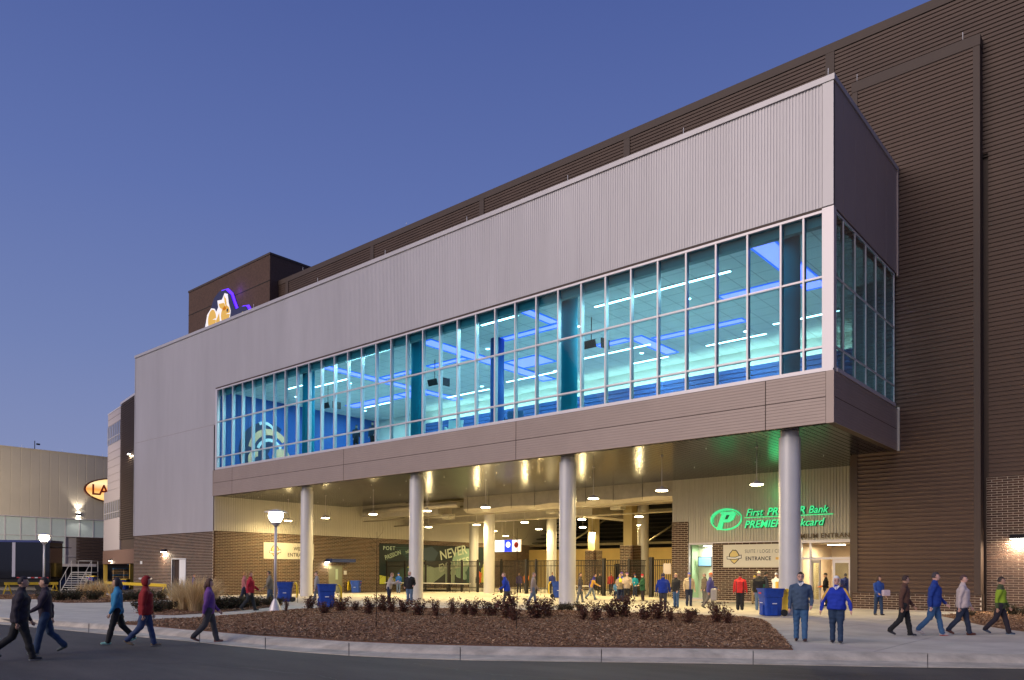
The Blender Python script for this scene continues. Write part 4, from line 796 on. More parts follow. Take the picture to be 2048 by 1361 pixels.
def crest(c, s, ux, par):
    uz = (0, 0, 1); nn = np.cross(np.array(ux), np.array(uz)); f = lambda P_, m_, k, t=0.004: flat_poly([(p[0] * s, p[1] * s) for p in P_], np.array(c) + nn * k * 0.005, ux, uz, t, m_, 'crest_shape', par)
    M_pg = mat('pale_gold_print', (0.78, 0.62, 0.25), 0.6)
    f([(0, -1.05), (0.35, -0.78), (0.75, -0.35), (0.8, -0.1), (0.8, 0.25), (0.45, 0.8), (0.2, 1.0), (0, 0.95), (-0.25, 1.02), (-0.4, 0.85), (-0.75, 0.45), (-0.8, 0.25), (-0.8, -0.1), (-0.7, -0.35), (-0.35, -0.8)], M_blackink, 0)
    f([(0, -0.92), (0.3, -0.68), (0.62, -0.32), (0.66, 0.2), (0.36, 0.7), (0.18, 0.86), (0, 0.82), (-0.22, 0.9), (-0.33, 0.74), (-0.64, 0.38), (-0.66, -0.3), (-0.3, -0.7)], M_pg, 1)
    f([(-1.15, 0.05), (-0.2, -0.02), (0.2, -0.02), (1.1, 0.3), (1.12, -0.25), (0.2, -0.42), (-0.3, -0.42), (-1.1, -0.38)], M_blackink, 2)
    f([(-1.05, -0.02), (-0.2, -0.1), (0.2, -0.1), (1.02, 0.18), (1.02, -0.17), (0.2, -0.33), (-0.3, -0.33), (-1.02, -0.29)], M_white, 3)
bn = thing('suite_banner', 'white banner with a gold crest and an arrow left of the premium doors', 'banner', (0, 0, 0))
MB().box((-20.79, PY - 0.05, 2.09), (-16.45, PY - 0.035, 3.44)).build('banner_sheet', mat('banner_white', (0.78, 0.74, 0.66), 0.6), bn)
text('SUITE / LOGE / CLUB', 0.30, (-19.42, PY - 0.056, 2.93), RF, mat('grey_print', (0.16, 0.16, 0.17), 0.6), bn, depth_=0.004, spacing=1.08, xs=0.82)
text('ENTRANCE', 0.31, (-19.38, PY - 0.056, 2.5), RF, M_blackink, bn, depth_=0.004, spacing=1.12, xs=0.9, bold=0.006)
flat_poly([(0, 0.07), (0.42, 0.07), (0.42, 0.17), (0.68, 0), (0.42, -0.17), (0.42, -0.07), (0, -0.07)], (-17.55, PY - 0.052, 2.6), (1, 0, 0), (0, 0, 1), 0.004, M_gold, 'arrow', bn)
crest((-20.08, PY - 0.052, 2.72), 0.42, (1, 0, 0), bn)
wb = thing('west_banner', 'white banner with a crest on the brick side wall behind the lamp post', 'banner'); y0_ = 35.28
MB().box((XW + 0.03, y0_, 2.75), (XW + 0.045, 40.2, 4.12)).build('banner_sheet', mat('banner_white2', (0.62, 0.59, 0.52), 0.6), wb)
text('WEST', 0.44, (XW + 0.05, 38.15, 3.5), RX, M_blackink, wb, depth_=0.004, spacing=1.1, xs=0.95, bold=0.006)
text('ENTRANCE', 0.44, (XW + 0.05, 37.55, 2.98), RX, M_blackink, wb, depth_=0.004, spacing=1.1, xs=0.92, bold=0.006)
crest((XW + 0.048, 36.35, 3.42), 0.50, (0, 1, 0), wb)
# stadium mural
mu = thing('wall_mural', 'dark green and yellow wall mural with big pale slanted lettering behind the fence', 'mural')
MB().box((XW + 0.025, 47.55, 0.5), (XW + 0.045, 63.5, 4.42)).build('mural_sheet', mat('mural_ground', (0.008, 0.022, 0.028), 0.7, 0, 0.5, 0.5), mu)
M_pale = mat('mural_pale', (0.40, 0.52, 0.40), 0.6); M_yel = mat('mural_yellow', (0.62, 0.66, 0.10), 0.6); M_teal = mat('mural_teal', (0.02, 0.09, 0.08), 0.6)
X0 = XW + 0.047
def mp(P_, m_, k): flat_poly(P_, (X0 + k * 0.004, 0, 0), (0, 1, 0), (0, 0, 1), 0.004, m_, 'painted_shape', mu)
mp([(47.6, 0.55), (49.5, 0.55), (52.0, 2.0), (53.6, 2.9), (52.0, 2.75), (50.6, 1.9), (49.6, 1.1), (47.6, 1.4)], M_yel, 0); mp([(50.2, 0.55), (54.5, 0.55), (56.5, 1.7), (53.4, 2.5), (51.6, 1.7)], M_pale, 0)
mp([(57.0, 2.2), (57.6, 3.6), (58.6, 4.2), (60.0, 4.25), (61.0, 3.6), (61.6, 2.6), (60.6, 1.3), (59.2, 0.9), (58.0, 1.2)], mat('mural_mint', (0.26, 0.42, 0.32), 0.6), 0); mp([(61.4, 0.6), (63.4, 0.6), (63.4, 3.7), (62.3, 3.0), (61.8, 2.0)], M_yel, 0); mp([(60.8, 0.6), (61.8, 0.6), (61.9, 1.6), (61.3, 1.9), (60.7, 1.4)], mat('mural_orange', (0.75, 0.13, 0.02), 0.6), 1)
for i in range(7): mp([(49.3 + i * 0.3, 4.1 - i * 0.17), (52.6, 4.13 - i * 0.17), (52.6, 4.07 - i * 0.17), (49.3 + i * 0.3, 4.05 - i * 0.17)], M_teal, 0)
text('POET', 0.52, (X0, 48.0, 3.82), RX, mat('mural_mint_text', (0.55, 0.72, 0.6), 0.6), mu, depth_=0.006, spacing=1.15, xs=1.1)
def slanted(body, size, y, z, ang, m_, xs=1.0, bold=0.02):
    o = text(body, size, (0, 0, 0), RX, m_, mu, depth_=0.006, xs=xs, bold=bold); o.matrix_world = Matrix.Translation((X0 + 0.008, y, z)) @ Matrix.Rotation(ang, 4, 'X') @ Matrix.Rotation(PI / 2, 4, 'Z') @ Matrix.Rotation(PI / 2, 4, 'X')
mp([(53.2, 1.9), (56.0, 2.35), (58.5, 2.7), (61.4, 2.9), (61.4, 2.6), (58.5, 2.2), (56.0, 1.75), (53.2, 1.3)], M_pale, 1)
for y_ in (56.3, 57.1, 59.4, 60.2):
    mp([(y_ + q[0], 0.62 + q[1]) for q in ((0, 0), (0.5, 0), (0.55, 0.7), (0.8, 1.1), (0.62, 1.35), (0.5, 1.65), (0.25, 1.65), (0.15, 1.35), (-0.1, 1.1), (0.05, 0.7))], M_pale if y_ < 59 else M_teal, 2)
mp([(49.2, 1.2), (50.1, 1.9), (50.9, 2.2), (51.6, 2.0), (51.9, 1.3), (51.4, 0.7), (50.2, 0.6)], M_teal, 2); mp([(52.0, 2.9), (52.6, 4.0), (54.4, 4.3), (55.3, 3.7), (54.8, 2.9), (53.5, 2.6)], mat('mural_slate', (0.03, 0.06, 0.09), 0.6), 0)
M_mw = mat('mural_white', (0.62, 0.70, 0.56), 0.6)
slanted('PASSION', 0.62, 48.3, 2.85, 0.30, M_pale, 0.85, 0.008); slanted('NEVER', 0.42, 50.9, 3.5, 0.30, M_pale, 0.85, 0.006)
slanted('NEVER', 1.35, 55.6, 2.95, 0.20, M_mw, 1.0, 0.02); slanted('EXCUSES', 1.15, 55.4, 1.7, 0.20, M_mw, 1.0, 0.015)
# tower emblem: plain shapes in the colours of the lit sign
em = thing('tower_emblem', 'lit gold and white emblem with a purple halo on the brick tower', 'sign', (-72.7, TY - 0.25, 27.2))
M_em = mat('emblem_navy', (0.02, 0.025, 0.10), 0.5)
EO = [(-3.5, -1.0), (-3.0, -1.5), (-2.6, -0.3), (-2.1, 0.5), (-1.4, 1.1), (-0.8, 2.0), (0.2, 2.45), (1.4, 2.35), (2.3, 1.7), (2.8, 0.8), (3.3, 0.0), (4.2, 0.05), (5.2, -0.1), (5.7, -0.7), (5.4, -2.2), (-3.2, -2.2)]
flat_poly(EO, (0, 0, 0), (1, 0, 0), (0, 0, 1), 0.08, M_em, 'back_plate', em)
flat_poly([(p[0] * 1.02 + 0.22, p[1] * 1.02 + 0.09) for p in EO], (0, 0.12, 0), (1, 0, 0), (0, 0, 1), 0.03, emat('purple_halo', (0.10, 0.02, 1.0), 1.6), 'halo_plate', em)
E_gold = emat('gold_glow', (1.0, 0.62, 0.10), 0.12); E_wh = emat('white_glow', (1, 1, 1), 0.35)
for P_, m_, k in [([(-3.1, -1.3), (-2.5, -0.6), (-2.1, 0.6), (-1.3, 1.1), (-0.6, 0.9), (-0.3, 0.5), (0.1, 0.9), (-0.1, 1.6), (0.8, 1.5), (1.3, 2.05), (1.9, 1.8), (2.1, 0.9), (2.5, 0.0), (2.3, -0.7), (1.4, -1.3), (1.0, -1.9), (-0.6, -1.9), (-1.5, -1.6), (-2.6, -1.7)], E_wh, 0),
                  (arc(-1.1, -0.1, 0, 1.0, 0, 350, 18, 0.8), E_gold, 1), (arc(1.5, -0.1, 0, 0.85, 0, 350, 18), E_gold, 1), ([(0.2, 1.2), (1.2, 1.1), (1.7, 0.4), (1.2, 0.3), (0.4, 0.8)], E_gold, 1), ([(1.2, 1.8), (1.6, 1.4), (1.8, 0.5), (1.4, 0.9)], E_gold, 1), ([(-0.3, -0.4), (0.3, 0.3), (0.6, -1.7), (-0.1, -1.8)], E_gold, 1), ([(2.3, -1.6), (3.6, -0.75), (4.8, -0.55), (3.8, -1.15)], emat('yellow_glow', (1, 0.8, 0.2), 0.4), 1), (arc(1.9, 0.2, 0, 0.16, 0, 350, 10), M_navy, 2)]:
    flat_poly(P_, (0, -0.09 - k * 0.015, 0), (1, 0, 0), (0, 0, 1), 0.012, m_, 'emblem_shape', em)
plight((3.5, -0.2, 1.8), 25, (0.15, 0.03, 1.0), parent=em, name='halo_light', r=0.3)
# ================================================================== PALE BUILDING FAR LEFT
pb = thing('pale_building', 'large beige metal building beyond the service yard at far left', 'building')
XB = -110.0
MB().box((XB - 25, 5, 8.5), (XB - 0.1, 75, 17.0)).build('wall_core', M_cream, pb); MB().box((XB - 25, 5, -0.5), (XB - 0.5, 75, 8.5)).build('wall_core', M_alud, pb)
M_beige = mat('beige_metal', (0.50, 0.435, 0.34), 0.6, 0, 0.04, 0.4); ribbed('metal_wall', 5, 75, 8.5, 17.0, 'X', XB - 0.05, 1.1, 0.03, M_beige, pb, face=0.9)
MB().box((XB - 0.4, 5, 17.0), (XB + 0.08, 75, 17.12)).build('coping', M_beige, pb); MB().box((XB - 0.1, 5, 8.42), (XB + 0.15, 75, 8.52)).build('sill_trim', M_alu, pb)
M_poly = mat('polycarbonate', (0.40, 0.45, 0.44), 0.35, 0, 0.05, 3, emit=(0.55, 0.62, 0.58), es=0.10); py_ = list(np.arange(6.0, 60, 1.72))
for a, b in zip(py_[:-1], py_[1:]):
    if a < 24: continue
    for z0, z1 in ((2.55, 3.55), (3.6, 6.1), (6.15, 8.4)):
        if a > 38.4 and z1 < 6.2: continue
        MB().box((XB - 0.3, a + 0.05, z0), (XB - 0.2, b - 0.05, z1)).build('pane', M_poly, pb)
fm = MB()
for y in py_: fm.box((XB - 0.25, y - 0.05, 2.5), (XB - 0.08, y + 0.05, 8.45))
for z in (2.5, 3.55, 6.1): fm.box((XB - 0.24, 6, z), (XB - 0.1, 60, z + 0.07))
fm.build('window_grid', M_alu, pb); MB().box((XB - 0.5, 5, -0.4), (XB - 0.15, 75, 2.5)).build('base_wall', M_dark, pb)
ohd = link('overhead_door', None, pb)
for i in range(9): MB().box((XB - 0.05, 40.0, 2.5 + i * 0.405), (XB + 0.05, 46.5, 2.87 + i * 0.405)).build('door_slat', M_brown, ohd)
MB().box((XB + 0.1, 36.4, 2.2), (XB + 2.6, 41.5, 2.55)).build('dock_canopy', M_alu, pb)
for y in (33.8, 38.5, 43.5): MB().tube([(XB - 1, y, 17.1), (XB - 1, y, 17.6)], 0.02, 5).build('lightning_rod', M_white, pb)
MB().tube([(XB - 3, 35.9, 17.0), (XB - 3, 35.9, 18.6)], 0.05, 6).tube([(XB - 3, 36.1, 18.2), (XB - 3, 36.5, 18.2)], 0.12, 6).build('roof_mast', M_black, pb)
ls = thing('oval_sign', 'glowing orange oval sign on the beige building', 'sign', (XB + 0.1, 45.35, 12.55))
A36 = np.radians(np.linspace(0, 350, 36)); ov = lambda a, b: [(a * math.cos(t_), b * math.sin(t_)) for t_ in A36]
flat_poly(ov(4.6, 1.78), (0, 0, 0), (0, 1, 0), (0, 0, 1), 0.25, mat('sign_rim', (0.12, 0.03, 0.01), 0.5), 'sign_can', ls)
def sunset_face():
    m = mat('oval_face', (1, 0.6, 0.15), 0.5, emit=(1, 0.6, 0.2), es=0.95); nt = m.node_tree; b = nt.nodes['Principled BSDF']; t_ = nt.nodes.new('ShaderNodeTexCoord'); s_ = nt.nodes.new('ShaderNodeSeparateXYZ'); r = nt.nodes.new('ShaderNodeValToRGB')
    nt.links.new(t_.outputs['Generated'], s_.inputs[0]); nt.links.new(s_.outputs['Z'], r.inputs[0]); nt.links.new(r.outputs[0], b.inputs['Emission Color']); e = r.color_ramp.elements
    e[0].color = (1, 0.5, 0.12, 1); e[1].color = (1, 0.75, 0.3, 1); 
    for p_, c_ in ((0.25, (1, 0.72, 0.28, 1)), (0.5, (1, 0.26, 0.04, 1)), (0.75, (1, 0.85, 0.5, 1))): q_ = e.new(p_); q_.color = c_
    return m
flat_poly(ov(4.4, 1.6), (0.27, 0, 0), (0, 1, 0), (0, 0, 1), 0.02, sunset_face(), 'sign_face', ls)
text('LARSON', 2.0, (XB + 0.1 + 0.31, 45.35 - 3.75, 11.85), RX, mat('sign_brown_text', (0.35, 0.04, 0.0), 0.5), ls, depth_=0.02, xs=0.98, bold=0.03, shear=0.0)
t = thing('updown_lamp', 'bright up and down wall lamp on the beige building', 'wall lamp', (XB + 0.25, 40.14, 9.1)); MB().box((-0.15, -0.25, -0.2), (0.1, 0.25, 0.2)).build('housing', M_black, t)
MB().box((-0.12, -0.22, -0.23), (0.08, 0.22, -0.201)).box((-0.12, -0.22, 0.201), (0.08, 0.22, 0.23)).build('lens', E_cool, t)
plight((0.06, 0, 0.35), 420, (1, 0.92, 0.8), parent=t, spot=1.5, aim=(-0.12, 0, 1), name='uplight'); plight((0.06, 0, -0.35), 150, (1, 0.92, 0.8), parent=t, spot=1.9, aim=(-0.25, 0, -1), name='downlight')
yl = thing('added_yard_lamp', 'added floodlight beyond the black trailer that brightens the beige building', 'added lamp', (-93.0, 19.0, -0.35))  # unseen lamp, added to brighten the beige building
MB().lathe([(0.12, 0), (0.08, 11.0)], 12).build('pole', M_alu, yl); MB().obox((-0.4, 0.2, 11.0), (0.35, 0, -0.05), (0, 0.2, 0), (0.02, 0, 0.06)).build('head', M_black, yl)
MB().obox((-0.42, 0.2, 10.9), (0.3, 0, -0.045), (0, 0.17, 0), (0.001, 0, 0.01)).build('lens', E_cool, yl)
plight((-0.5, 0.2, 10.75), 13000, (1.0, 0.86, 0.66), parent=yl, name='added_yard_light', spot=2.5, aim=(-0.75, 0.85, -0.42), r=0.25)
# ================================================================== LAMP POSTS
def lamp_post(u, v, label, p):
    x, y, z = G(u, v); t = thing('lamp_post', label, 'lamp post', (x, y, z), 0, 'grey lamp posts along the path')
    MB().lathe([(0.26, 0), (0.265, 0.04), (0.25, 0.06), (0.22, 0.2), (0.13, 0.42), (0.075, 0.52), (0.07, 0.55)], 24).build('base', M_alu, t)
    MB().lathe([(0.062, 0.5), (0.055, 3.62)], 16).build('pole', M_alu, t)
    MB().lathe([(0.09, 3.6), (0.11, 3.66), (0.2, 3.72), (0.21, 3.78), (0.16, 3.8)], 20).build('collar', M_alu, t)
    MB().lathe([(0.19, 3.8), (0.27, 3.93), (0.31, 4.06), (0.27, 4.18)], 20).build('globe', E_post, t)
    MB().lathe([(0.06, 4.32), (0.2, 4.29), (0.48, 4.21), (0.49, 4.185), (0.2, 4.2)], 24).build('cap', M_alu, t)
    plight((0, 0, 3.98), p, (1.0, 0.86, 0.52), parent=t, name='post_light', r=0.24)
lamp_post(550, 1224, 'grey lamp post at the back edge of the long mulch bed', 420); lamp_post(87, 1199, 'grey lamp post beside the black trailer and steel stairs', 420)
# ================================================================== BINS
M_bblue = mat('bin_blue', (0.014, 0.065, 0.38), 0.5, 0, 0.25, 5, 0.15, 20); M_byel = mat('bin_yellow', (0.80, 0.55, 0.02), 0.45); M_bgrn = mat('bin_green', (0.01, 0.26, 0.10), 0.4); M_rub = mat('rubber', (0.02, 0.02, 0.02), 0.8)
def bin_(u, v, rz, label, body=None, lidm=None, group='blue wheeled bins with yellow lids', s=1.04, lid_open=True):
    x, y, z = G(u, v); t = thing('wheeled_bin', label, 'wheeled bin', (x, y, z), rz, group); t.scale = (s, s, s); b = body or M_bblue; lm_ = lidm or M_byel
    w = lambda h: 0.285 + 0.03 * h; mb = MB(); rows = []
    for h, e in ((0.02, 0), (0.72, 0), (0.74, 0.02), (0.95, 0.03), (1.02, 0.03), (1.02, 0.055), (1.07, 0.055)):
        a, d = w(h) + e, 0.32 + 0.055 * h + e; r = 0.06; c = []
        for sx_, sy_ in ((1, 1), (-1, 1), (-1, -1), (1, -1)):
            for q in ((1, 0), (0.7, 0.7), (0, 1)) if sx_ * sy_ > 0 else ((0, 1), (0.7, 0.7), (1, 0)): c.append((sx_ * (a - r + r * q[0]), sy_ * (d - r + r * q[1]), h))
        rows.append(c)
    m_ = 12; mb.add([p for r in rows for p in r], [(i * m_ + j, i * m_ + (j + 1) % m_, (i + 1) * m_ + (j + 1) % m_, (i + 1) * m_ + j) for i in range(len(rows) - 1) for j in range(m_)] + [tuple(range(m_))])
    o = fixn(mb.build('body', b, t)); MB().box((-0.3, -0.36, 1.0), (0.3, 0.36, 1.03)).build('rubbish', M_rub, t)
    pn = MB().box((-0.14, -0.395, 0.05), (0.14, -0.335, 0.42)); pn.build('front_panel', b, t); MB().box((-0.09, -0.405, 0.5), (0.09, -0.37, 0.53)).build('label_plate', M_white, t); MB().box((-0.1, -0.445, 0.86), (0.1, -0.438, 0.92)).build('label_plate', M_red if body is None else M_white, t)
    for s_ in (-1, 1):
        pn = MB().box((s_ * 0.3, -0.12, 0.03), (s_ * 0.345, 0.12, 0.40)); pn.build('side_panel', b, t); MB().box((s_ * 0.33, -0.09, 0.47), (s_ * 0.352, 0.09, 0.505)).build('label_plate', M_white, t)
        wh = MB().tube([(s_ * 0.3, 0.40, 0.13), (s_ * 0.36, 0.40, 0.13)], 0.13, 16); wh.build('wheel', M_rub, t)
    MB().tube([(-0.25, 0.47, 1.02), (-0.25, 0.53, 1.0), (0.25, 0.53, 1.0), (0.25, 0.47, 1.02)], 0.018, 6).build('handle', b, t)
    if lid_open:
        l = MB(); l.prism([(0.50, 1.04), (0.56, 1.06), (0.66, 0.9), (0.68, 0.4), (0.62, 0.22), (0.58, 0.22), (0.61, 0.42), (0.59, 0.88), (0.5, 1.0)], 0, -0.33, 0.33); fixn(l.build('lid', lm_, t))
    else: 
        l = MB(); l.prism([(-0.46, 1.07), (0.46, 1.07), (0.44, 1.12), (0.1, 1.17), (-0.3, 1.15), (-0.45, 1.1)], 0, -0.35, 0.35); fixn(l.build('lid', lm_, t))
    return t
# image right is world direction (0.76, 0.65)
AR = math.atan2(0.65, 0.76)
bin_(1541, 1232, AR - PI / 2 + 0.15, 'blue wheeled bin with a hanging yellow lid against the right column')
bin_(1117, 1196, AR + PI / 2 - 0.1, 'blue wheeled bin with yellow lid just left of the middle column'); bin_(653, 1215, AR - PI / 2 + 0.3, 'blue wheeled bin behind the dense shrub right of the leftmost column')
bin_(570, 1204, AR - PI / 2 + 0.2, 'blue wheeled bin just right of the near lamp post'); bin_(712, 1186, AR + PI / 2 - 0.2, 'blue wheeled bin beside the grey side door')
bin_(1999, 1222, AR, 'green wheeled bin in front of the right brick wall', M_bgrn, M_bgrn, None, 1.05, False); bin_(184, 1178, AR, 'blue wheeled bin with a flat yellow lid in the service yard', None, None, 'blue wheeled bins with yellow lids', 1.25, False); bin_(250, 1180, AR, 'narrow blue bin half hidden by the left brick corner', None, None, 'blue wheeled bins with yellow lids', 1.0, False)
# ================================================================== BARRICADES, YARD
M_yp = mat('barricade_yellow', (0.80, 0.55, 0.03), 0.5)
def barricade(a, b, label):
    p0 = np.array(G(*a)); p1 = np.array(G(*b)); d = p1 - p0; L = np.linalg.norm(d[:2]); t = thing('barricade', label, 'barricade', tuple((p0 + p1) / 2), math.atan2(d[1], d[0]), 'yellow sawhorse barricades')
    MB().box((-L / 2 - 0.15, -0.03, 0.82), (L / 2 + 0.15, 0.03, 1.04)).build('rail', M_yp, t)
    for s_ in (-1, 1):
        f = link('trestle', None, t); x = s_ * (L / 2 - 0.1)
        for q in (-1, 1): MB().obox((x + q * 0.17, q * 0.12, 0.48), (0.05, 0, 0), (0, 0.03, 0), (-q * 0.14, -q * 0.1, 0.48)).build('leg', M_yp, f)
        MB().box((x - 0.17, -0.1, 0.3), (x + 0.17, 0.1, 0.38)).build('brace', M_yp, f)
barricade((12, 1190), (112, 1189), 'yellow sawhorse barricade in front of the black trailer'); barricade((210, 1190), (331, 1195), 'yellow sawhorse barricade in front of the left brick wall')
# trailer
x, y, z = G(40, 1183); ta = math.atan2(0.65, 0.76) + 0.10; tr = thing('black_trailer', 'glossy black box trailer parked at the far left edge', 'trailer', (x, y, z), ta)
MT = mat('trailer_black', (0.012, 0.011, 0.012), 0.12, 0.2, coat=0.5)
MB().box((-9.0, 0, 1.25), (2.7, 2.6, 4.9)).build('body', MT, tr); MB().box((-9.02, -0.02, 4.78), (2.75, 2.62, 4.98)).build('roof_rail', mat('trailer_rail', (0.10, 0.12, 0.28), 0.3, 0.6), tr); MB().box((-0.75, -0.04, 1.4), (-0.45, -0.005, 4.75)).build('corner_post', M_alu, tr)
MB().box((-9, 0.2, 0.9), (2.6, 2.4, 1.25)).build('chassis', M_black, tr); MB().box((2.7, 0.2, 4.3), (3.7, 2.4, 4.35)).build('canopy', M_black, tr)
for i in range(9): MB().box((-0.3 + i * 0.33, -0.03, 1.28), (-0.02 + i * 0.33, -0.001, 1.38)).build('reflector_strip', M_red if i % 2 == 0 else M_white, tr)
for a in (-7, -5.8, 1.8): MB().tube([(a, 0.1, 0.5), (a, 0.45, 0.5)], 0.5, 20).build('wheel', M_rub, tr)
# steel stairs
x, y, z = G(140, 1187); ss = thing('steel_stairs', 'white portable steel stairs with railings behind the barricade', 'stairs', (x, y, z), AR + 0.05)
M_wst = mat('stair_white', (0.70, 0.66, 0.56), 0.5)
for i in range(9): MB().box((-0.85, 0.02 + i * 0.22, 0.08 + i * 0.2), (0.85, 0.3 + i * 0.22, 0.13 + i * 0.2)).build('tread', M_wst, ss)
MB().box((-0.9, 2.0, 1.85), (0.9, 3.2, 1.92)).build('landing', M_wst, ss)
for s_ in (-1, 1):
    MB().tube([(s_ * 0.9, 0, 0), (s_ * 0.9, 2.0, 1.85), (s_ * 0.9, 3.2, 1.85)], 0.04, 6).build('stringer', M_wst, ss); MB().tube([(s_ * 0.9, 0.1, 1.1), (s_ * 0.9, 2.0, 2.95), (s_ * 0.9, 3.2, 2.95)], 0.03, 6).build('handrail', M_wst, ss)
    for yy, z0, z1 in ((0.1, 0, 1.1), (1.0, 0.9, 2.0), (2.0, 0, 2.95), (3.2, 0, 2.95)): MB().tube([(s_ * 0.9, yy, z0), (s_ * 0.9, yy, z1)], 0.028, 6).build('post', M_wst, ss)
MB().tube([(-0.9, 3.2, 2.95), (0.9, 3.2, 2.95)], 0.03, 6).build('handrail', M_wst, ss)
# dark car
x, y, z = -84, 30.5, -0.35; car = thing('parked_car', 'dark car parked beyond the steel stairs', 'car', (x, y, z), AR + 0.15)
M_car = mat('car_paint_dark', (0.012, 0.018, 0.035), 0.2, 0.3, coat=0.6); cb = MB(); sec = [(-2.3, 0.45, 0.75), (-2.1, 0.35, 0.92), (-1.2, 0.3, 1.0), (0.2, 0.3, 1.02), (1.4, 0.3, 0.98), (2.1, 0.35, 0.85), (2.35, 0.42, 0.65)]
cb.add([p for xx, lo, hi in sec for p in ((xx, -0.88, lo), (xx, -0.92, (lo + hi) / 2), (xx, -0.8, hi), (xx, 0.8, hi), (xx, 0.92, (lo + hi) / 2), (xx, 0.88, lo))], [(i * 6 + j, i * 6 + (j + 1) % 6, (i + 1) * 6 + (j + 1) % 6, (i + 1) * 6 + j) for i in range(6) for j in range(6)] + [tuple(range(6)), tuple(36 + j for j in range(6))[::-1]]); fixn(cb.build('body', M_car, car))
cb = MB().add([(-1.5, -0.78, 1.0), (-0.9, -0.62, 1.42), (0.4, -0.62, 1.44), (1.2, -0.78, 1.0), (-1.5, 0.78, 1.0), (-0.9, 0.62, 1.42), (0.4, 0.62, 1.44), (1.2, 0.78, 1.0)], [(0, 1, 2, 3), (4, 7, 6, 5), (0, 4, 5, 1), (1, 5, 6, 2), (2, 6, 7, 3)]); cb.build('cabin_glass', mat('car_glass', (0.01, 0.012, 0.015), 0.08, 0.0), car)
for a in (-1.4, 1.4):
    for s_ in (-1, 1): MB().tube([(a, s_ * 0.75, 0.32), (a, s_ * 0.93, 0.32)], 0.32, 18).build('wheel', M_rub, car)
for s_ in (-1, 1): MB().box((2.25, s_ * 0.65 - 0.15, 0.6), (2.36, s_ * 0.65 + 0.15, 0.72)).build('headlight', M_white, car)
# pallets
M_pal = objrand(mat('pallet_wood', (0.32, 0.20, 0.09), 0.8, 0, 0.2, 6), 0.25); M_palb = mat('pallet_blue', (0.03, 0.12, 0.25), 0.7)
for i, (px_, py_2, h0, n_, lab) in enumerate([(-98.5, 41.5, 0.0, 12, 'tall stack of weathered pallets in the loading dock'), (-95.5, 42.5, 0.0, 7, 'low stack of yellowish pallets right of the tall stack'), (-93, 44.0, 0.0, 10, 'stack of pallets under the lit dock edge')]):
    t = thing('pallet_stack', lab, 'pallets', (px_, py_2, -0.35), AR, 'pallet stacks in the loading dock')
    for k in range(n_):
        p_ = MB(); z_ = k * 0.2
        for j in range(5): p_.box((-1.4, -0.6 + j * 0.26, z_ + 0.12), (1.4, -0.44 + j * 0.26, z_ + 0.15))
        for j in (-1.3, 0, 1.2): p_.box((j, -0.6, z_), (j + 0.1, 0.6, z_ + 0.12))
        p_.build('pallet', M_palb if (k + i) % 4 == 3 else M_pal, t)
plight((-92, 43.0, 2.2), 60, (1, 0.7, 0.3), name='dock_light', parent=wg)
# ================================================================== PLANTS
M_leafs = [mat('leaf_%s' % k, c, 0.7) for k, c in (('maroon', (0.075, 0.022, 0.016)), ('russet', (0.14, 0.042, 0.024)), ('brown', (0.12, 0.052, 0.025)))]
M_stem = mat('shrub_stem', (0.06, 0.035, 0.025), 0.8)
def leaf_mesh(name, mats, n, wid, hgt, size, seed, sway=0.35, stems=9):
    r = np.random.default_rng(seed); mb = MB(); st_ = MB()
    for s_ in range(stems):
        a = r.uniform(0, 2 * PI); lean = r.uniform(0.05, 1.0) * wid; h = hgt * r.uniform(0.55, 1.0); b = (r.uniform(-0.08, 0.08), r.uniform(-0.08, 0.08)); P = []
        for k in range(5): t_ = k / 4; P.append((b[0] + math.cos(a) * lean * t_ ** 1.3 + r.normal(0, 0.012), b[1] + math.sin(a) * lean * t_ ** 1.3 + r.normal(0, 0.012), h * t_))
        st_.tube(P, [0.009, 0.008, 0.006, 0.005, 0.003], 4, sm=False)
        for k in range(n // stems):
            t_ = r.uniform(0.12, 1.02); i = min(3, int(t_ * 4)); f = min(1.0, t_ * 4 - i); q = np.array(P[i]) * (1 - f) + np.array(P[i + 1]) * f + r.normal(0, 0.05, 3) * (1.25 - 0.5 * t_)
            d = r.normal(0, 1, 3); d /= np.linalg.norm(d); e = np.cross(d, r.normal(0, 1, 3)); e /= np.linalg.norm(e); s0 = size * r.uniform(0.6, 1.25); q[2] = max(q[2], 0.02)
            mb.add([q, q + d * s0 * 0.5 + e * s0 * 0.32 + (0, 0, 0.005), q + d * s0, q + d * s0 * 0.5 - e * s0 * 0.32 - (0, 0, 0.004)], [(0, 1, 2, 3)], int(r.integers(0, len(mats))))
    return mb.mesh('leaves', mats), st_.mesh('stems', M_stem)
protos = [leaf_mesh('s', M_leafs, 900, 0.40, 0.85, 0.066, 10 + i, stems=13) for i in range(5)]
shr = [(577, 1224, 0.95, 'narrow'), (619, 1223, 1.1, 0), (653, 1227, 1.0, 0), (690, 1226, 1.0, 0), (716, 1226, 0.7, 0), (733, 1228, 1.0, 0), (762, 1227, 0.9, 0), (779, 1229, 1.0, 0), (812, 1230, 0.9, 0), (835, 1231, 0.95, 0), (868, 1231, 0.95, 0), (900, 1231, 0.9, 0), (925, 1234, 1.0, 0), (950, 1233, 1.1, 0), (982, 1236, 0.95, 0), (1012, 1240, 1.15, 0), (1034, 1242, 0.85, 0), (1078, 1237, 0.95, 0), (1100, 1239, 1.0, 0), (1172, 1239, 1.1, 0), (1193, 1242, 1.0, 0), (1216, 1240, 0.9, 0), (1252, 1241, 1.25, 0), (1283, 1244, 1.0, 0), (1322, 1240, 0.95, 0), (1345, 1243, 1.0, 0), (1378, 1247, 0.95, 0), (1430, 1247, 1.0, 0), (1462, 1249, 0.75, 0)]
def sub_label(i, n_): return i
